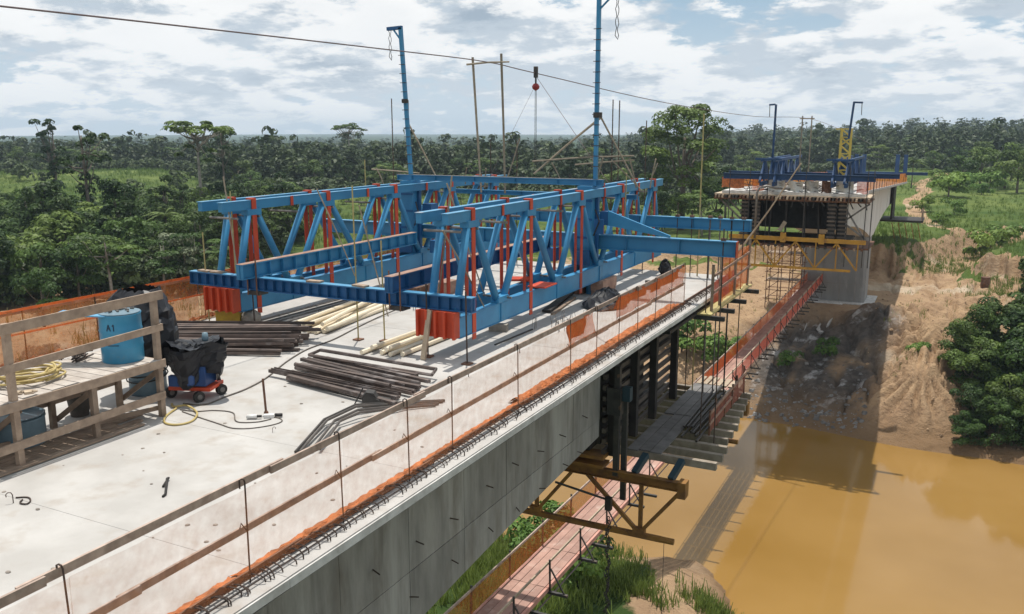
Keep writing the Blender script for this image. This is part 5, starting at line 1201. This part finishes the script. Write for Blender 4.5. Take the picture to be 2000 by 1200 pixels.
for i in range(4):
    o_ = i * .10 + jit(.02)
    tag(MB().tube([(-8.02 + o_, 9.05 + o_ * .6, .03 + .01 * i), (-8.42 + o_ * .9, 10.2 + o_ * .2, .10), (-8.36 + o_, 10.95 - o_, .14), (-7.75 + o_ * .2, 11.75 - o_, .05), (-7.35, 12.1 - o_, .03)], .022, 6).build('bent_bar', 'pipe_dark'), 'cranked steel bar lying against the right guard rail', 'steel bar', 'cranked bars by the rail')
bk = thing('steel_clamp', 'black steel clamp block beside the low tube pile', 'clamp', (-8.2, 11.35, 0))
MB().extr([(-8.4, 11.2, 0), (-8.0, 11.4, 0), (-8.02, 11.42, .10), (-8.2, 11.33, .14), (-8.25, 11.3, .24), (-8.36, 11.24, .26), (-8.42, 11.2, .18)], (-.09, .18, 0)).build('body', 'dark_steel', bk); MB().tube([(-8.55, 11.15, .02), (-8.42, 11.25, .33)], .012, 5).build('handle', 'dark_steel', bk)
for i in range(10):
    x0 = -13.5 + i * .125 + jit(.03); far_x = -13.9 + i * .11 + jit(.12)
    bar_along(((x0 + far_x) / 2, 17.1 + jit(.15), .055 + (.10 if i in (2, 5) else 0)), (far_x - x0, 4.0), 4.1 + jit(.3), .10, .10, 'plastic_pipe', 'pvc', 'cream pipe in the fanned bundle under the blue rear beam', 'pipe', 'fanned cream pipes', 'tube')
for i, (x0, x1) in enumerate(((-12.3, -12.9), (-12.45, -13.4))):
    bar_along(((x0 + x1) / 2, 17.0, .12 + .09 * i), (x1 - x0, 3.6), 3.7, .10, .10, 'plastic_pipe', 'pvc', ('cream pipe lying loose to the right of the fanned bundle', 'cream pipe crossing over the fanned bundle')[i], 'pipe', None, 'tube')
for i in range(8):
    bar_along((-10.45 + i * .115 + jit(.03), 15.85 + jit(.2), .055 + (.09 if i in (1, 4) else 0)), (.04 + jit(.02), 3.2), 3.2 + jit(.35), .10, .10, 'plastic_pipe', 'pvc', 'cream pipe in the tight bundle beside the leaning prop', 'pipe', 'tight bundle of cream pipes', 'tube')
for i in range(5): bar_along((-14.6 + i * .22, 17.2 + jit(.2), .02), (.06, 4), 4.6 + jit(.4), .05, .03, 'flat_bar', 'grey_steel', 'long grey bar laid along the deck left of the cream pipes', 'steel bar', 'long bars left of the pipes')
yb = thing('tool_box', 'small yellow box with a grey sack behind the steel stack', 'box', (-14.8, 14.75, 0))
MB().box((-14.80, 14.78, .24), (.56, .34, .26), Matrix.Rotation(.45, 3, 'Z')).build('body', 'hivis_yellow', yb); MB().box((-14.80, 14.78, .385), (.59, .37, .03), Matrix.Rotation(.45, 3, 'Z')).build('lid', 'hivis_yellow', yb)
crumple(lambda u, v: (-14.38 + .26 * math.cos(u * 6.2832) * math.sin(v * 3.1 + .02), 15.0 + .2 * math.sin(u * 6.2832) * math.sin(v * 3.1 + .02), .22 - .2 * math.cos(v * 3.1)), 16, 8, .012, 'concrete_block', 'sack', yb, 9)
tag(MB().box((-15.0, 14.4, .05), (.95, .12, .09), Matrix.Rotation(.5, 3, 'Z')).build('timber_baulk', 'timber_pale'), 'pale timber baulk in front of the yellow box', 'timber')
tag(MB().box((-14.5, 14.85, .06), (.5, .14, .1), Matrix.Rotation(.6, 3, 'Z')).build('timber_baulk', 'timber'), 'short brown timber baulk beside the yellow box', 'timber')
# ---- loose bits
lb = thing('bent_rod', 'short black bent rod lying alone on the near deck', 'rod', (-8.65, 7.35, 0))
MB().tube([(-8.48, 7.14, .015), (-8.5, 7.2, .02), (-8.80, 7.50, .06), (-8.86, 7.58, .03), (-8.72, 7.36, .02)], .016, 6).build('rod', 'form_black', lb)
tag(MB().tube(flat([(-10.1, 6.3), (-9.98, 6.37), (-9.86, 6.33), (-9.80, 6.24), (-9.9, 6.22), (-9.97, 6.30)], .012), .010, 5).build('wire_loop', 'rebar', None, True), 'small rusty wire loop on the deck at far left', 'wire')
tag(MB().box((-9.0, 17.2, .085), (.42, .20, .17), Matrix.Rotation(.25, 3, 'Z')).build('concrete_block', 'concrete_block'), 'small concrete block on the deck beside the right truss', 'block')
tag(MB().beam((-8.44, 15.96, .015), (-8.35, 17.64, .02), .035, .025).build('flat_bar', 'dark_steel'), 'thin dark bar lying alone right of the concrete block', 'steel bar')
tag(MB().beam((-8.85, 19.5, .05), (-9.3, 22.1, .06), .22, .06).build('steel_channel', 'form_black'), 'black steel channel lying beside the support stack', 'steel bar')
tag(MB().beam((-8.6, 19.3, .03), (-8.95, 21.6, .03), .08, .05).build('timber_batten', 'timber'), 'weathered batten next to the black steel channel', 'timber')
tag(crumple(lambda u, v: (-7.85 + .55 * v * math.cos(u * 6.2832), 21.0 + .75 * v * math.sin(u * 6.2832) + .2 * (1 - v), .42 * math.cos(v * 1.5) + .03), 26, 7, .022, 'black_sheet', 'plastic_sheet', None, 12), 'heaped black plastic sheet near the right rail', 'sheet')
tag(crumple(lambda u, v: (-7.95 + (.24 - .10 * v) * math.cos(u * 6.2832) * math.sin(v * 2.9 + .2), 26.6 + .2 * math.sin(u * 6.2832) * math.sin(v * 2.9 + .2), .24 - .24 * math.cos(v * 3.0) + .04 * math.sin(u * 12)), 16, 8, .022, 'black_sheet', 'black_sack', None, 14), 'black sack standing at the far end of the near deck', 'sack')
bucket('dark bucket near the far end of the deck rail', (-7.6, 23.9, .001), .8)
tag(MB().tube([(-7.0, 15.6, .015), (-6.4, 16.2, .3), (-6.35, 17.2, .32), (-6.9, 17.8, .02)], .014, 5).build('bent_bar', 'grey_steel'), 'bent grey bar leaning against the inside of the right rail', 'steel bar')
# ================================================================== FOOTBRIDGE below
fb = thing('footbridge', 'narrow pinkish construction footbridge running low across the river', 'bridge', (-12.8, 60, -14))
FX = -12.85
def fz(y): return -12.25 + 1.0 * ((y - 58) / 44) ** 2 * .35
y0, y1 = 18.0, 101.0; nseg = 28; step = (y1 - y0) / nseg
for i in range(nseg):
    a, b = y0 + i * step, y0 + (i + 1) * step - .03
    for k in range(4):
        xx = FX - .52 + k * .345
        MB().beam((xx, a, fz(a) + jit(.01)), (xx, b, fz(b)), .325, .04).build('plank', 'pink_deck', fb)
    for s in (-.76, .76):
        MB().beam((FX + s, a, fz(a) - .06), (FX + s, b, fz(b) - .06), .10, .18).build('side_beam', 'pink_rail', fb)
        MB().beam((FX + s * 1.02, a, fz(a) + .98), (FX + s * 1.02, b, fz(b) + .98), .05, .09).build('hand_rail', 'timber_pale' if s > 0 else 'timber_rail', fb)
    net_sheet_l = MB().grid(lambda u, v: (FX - .80 + .02 * math.sin(u * 9), a + (b - a) * u, fz(a + (b - a) * u) + .05 + .9 * v), 6, 2).build('net', 'net_mid' if a > 40 else 'net_left', fb)
    if a > 55: MB().grid(lambda u, v: (FX + .82 + .02 * math.sin(u * 9), a + (b - a) * u, fz(a + (b - a) * u) + .05 + .85 * v), 6, 2).build('net', 'red_net', fb)
    MB().beam((FX - .9, a + .1, fz(a) - .2), (FX + 1.55, a + .1, fz(a) - .2), .12, .10).build('cross_beam', 'dark_steel', fb)
    if i % 2 == 0: MB().beam((FX - .9, a + 1.5, fz(a) - .2), (FX + 1.7, a + 1.5, fz(a) - .2), .12, .10).build('cross_beam', 'dark_steel', fb)
    for s in (-1, 1):
        MB().beam((FX + .84 * s, a + .1, fz(a) - .15), (FX + .82 * s, a + .1, fz(a) + 1.1), .06, .06, (0, 1, 0)).build('post', 'dark_steel', fb)
    MB().beam((FX + 1.42, a + .1, fz(a) - .16), (FX + .86, a + .1, fz(a) + .75), .05, .05, (0, 1, 0)).build('bracket', 'dark_steel', fb)
for s in (-.9, .9): MB().tube([(FX + s, y0 + (y1 - y0) * k / 12, fz(y0 + (y1 - y0) * k / 12) - .3) for k in range(13)], .03, 5).build('carrying_cable', 'steel_cable', fb)

# ================================================================== FAR BRIDGE
far = thing('concrete_bridge', 'far half of the concrete bridge on its tall grey pier', 'bridge', (-10.9, 102, -14))
def depth_far(y): return 3.0 + 2.9 * max(0, 1 - abs(y - 102.5) / 32.0) ** 2
ys = [71 + i * 4.2 for i in range(16)]
for a, b in zip(ys[:-1], ys[1:]):
    MB().extr([(px, a + .004, pz) for px, pz in [(XR, 0), (XL, 0), (XL, -.20), (WL, -.50), (WR, -.50), (XR, -.20)]], (0, b - a - .008, 0)).build('deck_slab', 'deck', far)
    for xo, sg in ((WR, -1), (WL, 1)):
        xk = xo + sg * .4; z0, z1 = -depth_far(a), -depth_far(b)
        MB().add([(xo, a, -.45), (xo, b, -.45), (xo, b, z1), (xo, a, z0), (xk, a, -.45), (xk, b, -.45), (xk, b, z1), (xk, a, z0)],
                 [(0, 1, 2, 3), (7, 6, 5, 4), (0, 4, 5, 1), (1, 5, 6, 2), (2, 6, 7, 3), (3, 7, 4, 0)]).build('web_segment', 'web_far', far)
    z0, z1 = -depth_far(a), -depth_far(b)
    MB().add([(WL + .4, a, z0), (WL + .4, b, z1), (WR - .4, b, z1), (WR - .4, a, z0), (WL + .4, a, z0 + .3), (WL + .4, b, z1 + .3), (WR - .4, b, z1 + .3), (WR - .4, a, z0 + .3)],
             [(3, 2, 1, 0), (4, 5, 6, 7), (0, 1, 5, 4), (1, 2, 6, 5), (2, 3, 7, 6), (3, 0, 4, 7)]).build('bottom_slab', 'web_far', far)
pr = MB(); pr.extr([(-14.1, 100.4, -14.0), (-7.9, 100.4, -14.0), (-7.6, 100.7, -14.0), (-7.6, 104.3, -14.0), (-7.9, 104.6, -14.0), (-14.1, 104.6, -14.0), (-14.4, 104.3, -14.0), (-14.4, 100.7, -14.0)], (0, 0, 8.3)); pier = pr.build('pier', 'pier', far)
for zz in (-12.0, -9.8, -7.8): MB().bb(-14.0, -8.0, 100.392, 100.402, zz - .02, zz + .02).build('lift_joint', 'web', pier)
for xx in (-12.0, -10.2, -8.6): MB().bb(xx - .05, xx + .05, 100.388, 100.402, -13.9, -6).build('form_mark', 'web', pier)
MB().bb(-15.4, -6.6, 99.4, 105.6, -14.6, -13.95).build('footing', 'slab_edge', pier)
tag(MB().add([(-12.6, 92, H1(-12.6, 92) + .12), (-10.6, 92, H1(-10.6, 92) + .12), (-9.6, 99.3, -13.93), (-12.6, 99.3, -13.93), (-12.6, 92, H1(-12.6, 92) - .4), (-10.6, 92, H1(-10.6, 92) - .4), (-9.6, 99.3, -14.4), (-12.6, 99.3, -14.4)],
             [(0, 1, 2, 3), (4, 7, 6, 5), (0, 4, 5, 1), (1, 5, 6, 2), (2, 6, 7, 3), (3, 7, 4, 0)]).build('concrete_apron', 'slab_edge'), 'pale concrete apron sloping from the foot of the far pier', 'slab')
# guard rail with yellow-orange net on the right edge, orange on the left
fr = thing('net_fence', 'orange net fence along the right edge of the far bridge', 'fence', (XR, 102, 0))
fl = thing('net_fence', 'orange net fence along the left edge of the far bridge', 'fence', (XL, 102, 0))
for t, xx, m in ((fr, XR - .1, 'net_yellow'), (fl, XL + .1, 'net_yellow')):
    for i in range(20):
        a = 71.5 + i * 3.1; net_sheet(xx, a, a + 3.1, .02, 1.15, m, t, .03, 6); MB().tube([(xx, a, 0), (xx, a, 1.2)], .03, 5).build('post', 'rebar', t)
# ---- traveller of the far half
ft = thing('form_traveller', 'far blue form traveller with black formwork and yellow lower truss', 'machine', (-10.9, 69, 0))
def fbb(name, mat, *a): return MB().bb(*a).build(name, mat, ft)
def fbeam(name, mat, p0, p1, w, h, up=(0, 0, 1)): return MB().beam(p0, p1, w, h, up).build(name, mat, ft)
def gird(p0, p1, h, b, mat): return MB().ibeam(p0, p1, h, b, .04, .03).build('cross_beam', mat, ft)
gird((-15.6, 66.6, 1.15), (-4.9, 66.6, 1.15), .42, .3, 'blue_far'); gird((-16.2, 71, 1.15), (-3.6, 71, 1.15), .36, .3, 'blue_far'); gird((-15.5, 79, .75), (-4.4, 79, .75), .36, .3, 'blue_far')
for c in (-12.3, -7.3):
    for dx in (-.45, .45):
        fbeam('top_chord', 'blue_far', (c + dx, 66.2, 2.35), (c + dx, 78.5, 2.35), .16, .2); fbeam('bottom_chord', 'blue_far', (c + dx, 66.2, .62), (c + dx, 78.5, .62), .18, .3)
        for k, yt in enumerate((67.4, 70.4, 73.6, 76.6)):
            for yb in (yt - 1.2, yt + 1.6): fbeam('diagonal', 'blue_far', (c + dx, yt, 2.3), (c + dx + jit(.12), yb, .75), .15, .15, (0, 1, 0))
            fbeam('tie_post', 'blue_far', (c + dx, yt, 2.4), (c + dx, yt, .7), .1, .14, (0, 1, 0))
    fbb('tower', 'blue_far', c - .35, c + .35, 70.5, 71.3, .8, 2.45)
    fbb('cap_beam', 'blue_far', c - .95, c + .95, 66.3, 66.5, 2.35, 2.5); fbb('packing_block', 'rust', c - .5, c + .5, 70.6, 71.2, .002, .5)
# far back traveller of the other arm
for dx in (0, 1.0, 5.2, 6.2): fbeam('rear_traveller_frame', 'blue_far', (-12.2 + dx, 129.5, .6), (-12.2 + dx, 129.5, 3.6), .5, .5, (0, 1, 0))
fbeam('rear_traveller_beam', 'blue_far', (-16, 129.5, 1.1), (-3.2, 129.5, 1.1), .35, .4)
# wing soffit forms with joist ends
fbb('wing_form', 'rust', -16.3, -5.2, 66.8, 71.0, -.62, -.50); fbb('wing_form', 'timber_pale', -16.3, -5.2, 66.9, 71.0, -.28, -.20)
for i in range(42): 
    xx = -16.2 + i * .265; fbb('joist_end', random.choice(['timber', 'rust', 'dark_steel', 'timber_pale']), xx, xx + .13, 66.55 + jit(.15), 67.2, -.5, -.30)
for i in range(22): fbeam('form_strut', 'dark_steel', (-16 + i * .5, 67, -.62), (-15.9 + i * .5 + jit(.2), 67, -.85 - .25 * random.random()), .08, .08, (0, 1, 0))
# box formwork: side columns and dark inside
for xx in (-14.0, -13.1, -7.7, -6.95):
    fbb('soldier', 'form_black', xx - .22, xx + .22, 67.0, 67.4, -3.35, -.63)
    for k in range(9): fbb('form_rail', 'form_rail', xx - .30, xx + .30, 66.88, 66.985, -3.2 + k * .29, -3.08 + k * .29)
fbb('form_sheet', 'form_dark', -14.2, -13.9, 67.5, 71.1, -3.3, -.65); fbb('form_sheet', 'form_dark', -7.4, -7.1, 67.5, 71.1, -3.3, -.65)
fbb('inner_form', 'form_dark', -13.2, -8.2, 69.8, 70.1, -2.9, -.7); fbb('bottom_form', 'form_dark', -14.6, -6.4, 66.9, 71.2, -3.55, -3.38)
for xx in (-12.2, -11.0, -9.6, -8.6): fbeam('prop', 'form_black', (xx, 67.6, -3.35), (xx + jit(.2), 67.6, -.65), .12, .12, (0, 1, 0))
fbeam('prop', 'timber_pale', (-11.4, 67.4, -2.9), (-11.0, 67.4, -2.2), .3, .05, (0, 1, 0))
for (a, b) in (((-6.9, -2.0), (-5.2, -.65)), ((-7.0, -2.0), (-5.3, -3.2)), ((-6.7, -1.2), (-5.4, -3.2)), ((-14.2, -2.2), (-15.9, -.65)), ((-14.1, -1.8), (-15.3, -.65))): fbeam('brace', 'grey_steel', (a[0], 67.2, a[1]), (b[0], 67.2, b[1]), .12, .12, (0, 1, 0))
fbb('platform', 'rust', -15.2, -5.0, 66.4, 71.5, -3.9, -3.78)
for i in range(20): fbb('joist_end', random.choice(['timber', 'rust', 'dark_steel']), -15 + i * .5, -14.85 + i * .5, 66.0 + jit(.1), 66.6, -3.95, -3.78)
# yellow lower truss
fbeam('lower_truss_chord', 'yellow', (-14.9, 66.3, -3.35 - .0), (-5.2, 66.3, -3.35), .2, .30); fbeam('lower_truss_chord', 'yellow', (-14.4, 66.3, -5.45), (-6.1, 66.3, -5.45), .16, .17)
N_ = 6; xs_ = [-14.3 + i * (8.6 / N_) for i in range(N_ + 1)]
for i in range(N_):
    if i % 2: fbeam('lower_truss_web', 'yellow', (xs_[i], 66.3, -3.5), (xs_[i + 1], 66.3, -5.4), .11, .11, (0, 1, 0))
    else: fbeam('lower_truss_web', 'yellow', (xs_[i], 66.3, -5.4), (xs_[i + 1], 66.3, -3.5), .11, .11, (0, 1, 0))
    fbeam('lower_truss_web', 'yellow', (xs_[i + 1], 66.31, -3.5), (xs_[i + 1], 66.31, -5.4), .09, .09, (0, 1, 0))
for xx in (-10.9, -8.2): fbb('hanger_box', 'yellow', xx - .2, xx + .2, 66.1, 66.28, -3.6, -2.9)
for xx in (-15.1, -13.6, -12.3, -9.6, -6.6, -5.4, -5.0): MB().tube([(xx, 66.6, -5.2), (xx, 66.6, 1.9)], .035, 5).build('hanger_rod', 'dark_steel', ft)
# concrete hose pipe and leaning stick
MB().tube([(-12.9, 65.9, -3.4), (-12.9, 65.9, .0), (-12.75, 65.9, .35), (-12.2, 65.95, .5), (-11.6, 66.1, .35), (-10.6, 66.3, .30)], .085, 7).build('concrete_hose', 'grey_steel', ft, True)
MB().tube([(-14.2, 65.6, -4.8), (-11.9, 65.7, -1.2), (-9.9, 65.8, 2.2)], [.10, .06, .05], 6).build('leaning_pole', 'timber_pale', ft)
# clutter on the far deck: sheets and rebar mats
for (a, b, c, d, m) in ((-15.9, -14.2, .2, 1.0, 'net'), (-13.6, -12.7, .05, .95, 'net_mid'), (-12.4, -11.2, .05, .85, 'white_plastic'), (-11.0, -9.9, .05, .8, 'white_plastic'), (-9.8, -8.8, .05, .85, 'slab_edge'), (-8.6, -7.9, .05, .9, 'rust'), (-7.6, -6.4, .05, .9, 'white_plastic'), (-6.2, -5.4, .05, .95, 'red_net')):
    net_sheet_x = MB().grid(lambda u, v: (a + (b - a) * u, 67.4 + .08 * math.sin(u * 8 + v * 3), c + (d - c) * v + .05 * math.sin(u * 7)), 8, 4).build('site_sheet', m, ft)
fbb('pour_deck', 'slab_edge', -15.8, -5.6, 67.2, 71.0, -.19, .0)
for i in range(30): MB().tube([(random.uniform(-15.5, -5.7), 67.6 + jit(.3), 0), (random.uniform(-15.5, -5.7) * .0 + (-15.5 + i * .33), 67.6 + jit(.3), random.uniform(.5, .95))], .02, 4).build('starter_bar', 'rebar', ft)
gal = ft
def far_gallows(bx, bz, tx, tz, arm, y=68.5):
    fbeam('mast', 'blue_far', (bx, y, bz), (tx, y, tz), .14, .14, (0, 1, 0)); fbeam('mast_arm', 'blue_far', (tx - .05, y, tz), (tx + arm, y, tz - .03), .12, .12); MB().tube([(tx + arm * .9, y, tz), (tx + arm * .9 + .02, y, tz - .9)], .025, 4).build('hoist_chain', 'chain', ft)
far_gallows(-12.4, 2.3, -12.38, 6.4, -.5); far_gallows(-7.1, 3.9, -6.92, 6.48, .6)
# yellow lattice mast beside it
ym = thing('lattice_mast', 'yellow lattice mast standing on the far bridge deck', 'mast', (-7.4, 69.5, 0))
for dx in (-.36, .36):
    for dy in (-.36, .36): MB().beam((-7.4 + dx, 69.6 + dy, .0), (-7.4 + dx * .92, 69.6 + dy, 4.55), .09, .09, (0, 1, 0)).build('leg', 'yellow_mast', ym)
for k in range(7):
    z = .4 + k * .6
    for dy in (-.36, .36): MB().beam((-7.76, 69.6 + dy, z), (-7.04, 69.6 + dy, z + .55 if k % 2 else z), .05, .05, (0, 1, 0)).build('lacing', 'yellow_mast', ym); MB().beam((-7.04, 69.6 + dy, z), (-7.76, 69.6 + dy, z + .6), .05, .05, (0, 1, 0)).build('lacing', 'yellow_mast', ym)
MB().beam((-8.1, 69.3, 4.6), (-6.9, 69.3, 4.6), .08, .08).build('head_beam', 'yellow_mast', ym)
# cable frame on the far deck
cf = thing('pole_gantry', 'thin two pole gantry for the cable on the far deck', 'gantry', (-10.6, 72, 0))
for a in (-10.95, -10.25): MB().tube([(a, 72, 0), (a, 72, 5.6)], .05, 5).build('pole', 'bamboo', cf)
MB().tube([(-11.15, 72, 5.4), (-10.05, 72, 5.4)], .045, 5).build('cross_bar', 'bamboo', cf)
# scaffold tower below the far girder, left of the pier
sc = thing('scaffold_tower', 'rusty scaffold tower standing left of the far pier', 'scaffold', (-15.6, 97, -14))
for xx in (-17.2, -16.0, -14.8, -13.6):
    for yy in (95.5, 97.5):
        z_ = H1(xx, yy); MB().tube([(xx, yy, z_), (xx, yy, -6.3)], .05, 5).build('standard', 'rust', sc)
for k in range(8):
    z = -13.4 + k * .98
    for yy in (95.5, 97.5): MB().tube([(-17.4, yy, z), (-13.4, yy, z)], .035, 4).build('ledger', 'rust', sc)
    for xx in (-17.2, -14.8): MB().tube([(xx, 95.5, z), (xx + 1.2, 95.5, z + .98)], .03, 4).build('brace', 'rust', sc)
    for xx in (-17.2, -16.0, -14.8, -13.6): MB().tube([(xx, 95.4, z), (xx, 97.6, z)], .03, 4).build('transom', 'rust', sc)
for k in (2, 5): MB().bb(-17.3, -13.5, 95.6, 97.4, -13.3 + k * .98, -13.25 + k * .98).build('board', 'timber', sc)
# platform hanging at the far end of the far bridge
fp = thing('work_platform', 'small dark work platform hanging under the far end of the far bridge', 'platform', (-6.5, 131, -6))
MB().bb(-8.5, -3.2, 128, 134, -6.0, -5.75).build('platform_floor', 'form_black', fp); MB().bb(-7.3, -7.05, 128.5, 133.5, -5.7, -.5).build('form_panel', 'form_black', fp)
for i in range(5): MB().tube([(-3.4, 128.2 + i * 1.4, -6), (-3.4, 128.2 + i * 1.4, -4.4)], .05, 5).build('post', 'timber', fp); MB().beam((-7 + i * .8, 128, -6.1), (-7 + i * .8 + .5, 128, -8.2), .1, .1, (0, 1, 0)).build('hanger_frame', 'yellow_rust', fp)
for z in (-5.2, -4.6): MB().beam((-3.4, 128, z), (-3.4, 134, z), .08, .14).build('rail', 'timber', fp)

# ================================================================== ROPEWAY
rw = thing('ropeway', 'steel cable strung high over the deck with a hook block trolley', 'cable', (-12.9, 24, 6))
pts = [(-12.9, -2, 6.05), (-12.9, 8.7, 6.31), (-12.9, 19.2, 6.48), (-12.9, 24, 6.52), (-12.75, 27.2, 6.36), (-12.2, 40, 5.75), (-11.4, 56, 5.35), (-10.6, 72, 5.42), (-10.2, 90, 4.6), (-9.8, 128, 2.4)]
MB().tube(smooth_path(pts, 5), .016, 6).build('cable', 'steel_cable', rw, True)
TX, TY = -12.75, 27.1
MB().bb(TX - .06, TX + .06, TY - .05, TY + .05, 6.22, 6.58).build('trolley', 'dark_steel', rw); MB().tube([(TX, TY, 6.22), (TX, TY, 6.02)], .03, 6).build('swivel', 'chain', rw)
MB().lathe((TX, TY, 5.80), [(.02, 0), (.11, .06), (.13, .14), (.08, .22), (.02, .24)], 12).build('hook_block', 'hoist_red', rw, True)
for dx in (-.02, .02): MB().tube([(TX + dx, TY, 5.8), (TX + dx * 1.3, TY, 3.2)], .010, 4).build('fall_rope', 'chain', rw)
MB().tube([(TX + .06, TY, 6.2), (-9.5, 25.5, 2.9)], .010, 4).build('tag_line', 'steel_cable', rw); MB().tube([(TX - .06, TY, 5.9), (-13.8, 25.8, 3.0)], .005, 4).build('tag_line', 'steel_cable', rw)
# rubble on the shaded far bank
rng2 = np.random.default_rng(3); rub = MB(); ico = [(-.5, -.4, 0), (.5, -.5, 0), (.6, .4, 0), (-.4, .5, 0), (-.3, -.3, .5), (.35, -.2, .45), (.3, .3, .55), (-.25, .3, .4)]
for i in range(420):
    xx = rng2.uniform(-15.5, -5.0); yy = 74.6 + abs(rng2.normal(0, 6)); z_ = H1(xx, yy) 
    if z_ < WATER_Z - .1: continue
    s = .10 + .42 * rng2.random() ** 4; a = rng2.uniform(0, 6.28); c, sn = math.cos(a), math.sin(a)
    rub.add([(xx + s * (p[0] * c - p[1] * sn) + rng2.normal() * .05 * s, yy + s * (p[0] * sn + p[1] * c), z_ + s * (p[2] - .15)) for p in ico], [(3, 2, 1, 0), (4, 5, 6, 7), (0, 1, 5, 4), (1, 2, 6, 5), (2, 3, 7, 6), (3, 0, 4, 7)])
o = rub.build('rubble', 'stone'); o['kind'] = 'stuff'; o['category'] = 'rubble'; o['label'] = 'grey broken rock strewn down the shaded far bank'
# barrel standing on the sand
zz = H1(4.4, 116); dr = drum('steel_drum', 'rusty drum standing alone on the sandy plateau at right', (4.4, 116, zz - .02), .5, 1.2, 'rust')

# the far half falls away from the river: a steady grade over its whole length
for root in (far, fr, fl):
    for c in root.children:
        if c.name.startswith('pier') or c.type != 'MESH': continue
        me_ = c.data; n_ = len(me_.vertices); a_ = np.empty(n_ * 3, np.float32); me_.vertices.foreach_get('co', a_); a_ = a_.reshape(-1, 3)
        yw = a_[:, 1] + c.location.y + root.location.y
        a_[:, 2] -= np.maximum(0, yw - 71) * 0.040; me_.vertices.foreach_set('co', a_.ravel()); me_.update()
for c in ft.children:
    if c.name.startswith('rear_traveller'): c.location.z -= 2.3
fp.location.z -= 1.6

# ================================================================== HAZE: even pale air round the camera and the whole place
hm = bpy.data.materials.new('haze'); hm.use_nodes = True; t_ = hm.node_tree; t_.nodes.clear()
o_ = t_.nodes.new('ShaderNodeOutputMaterial'); pv = t_.nodes.new('ShaderNodeVolumePrincipled')
pv.inputs['Color'].default_value = (0.70, 0.85, 1.0, 1); pv.inputs['Density'].default_value = 0.00019; pv.inputs['Anisotropy'].default_value = 0.1
t_.links.new(pv.outputs[0], o_.inputs['Volume']); MATS['haze'] = hm
hz = MB().bb(-4100, 2500, -320, 5100, -28, 60).build('haze', 'haze'); hz['kind'] = 'stuff'; hz['label'] = 'thin bluish haze over the distant forest'; hz['category'] = 'haze'
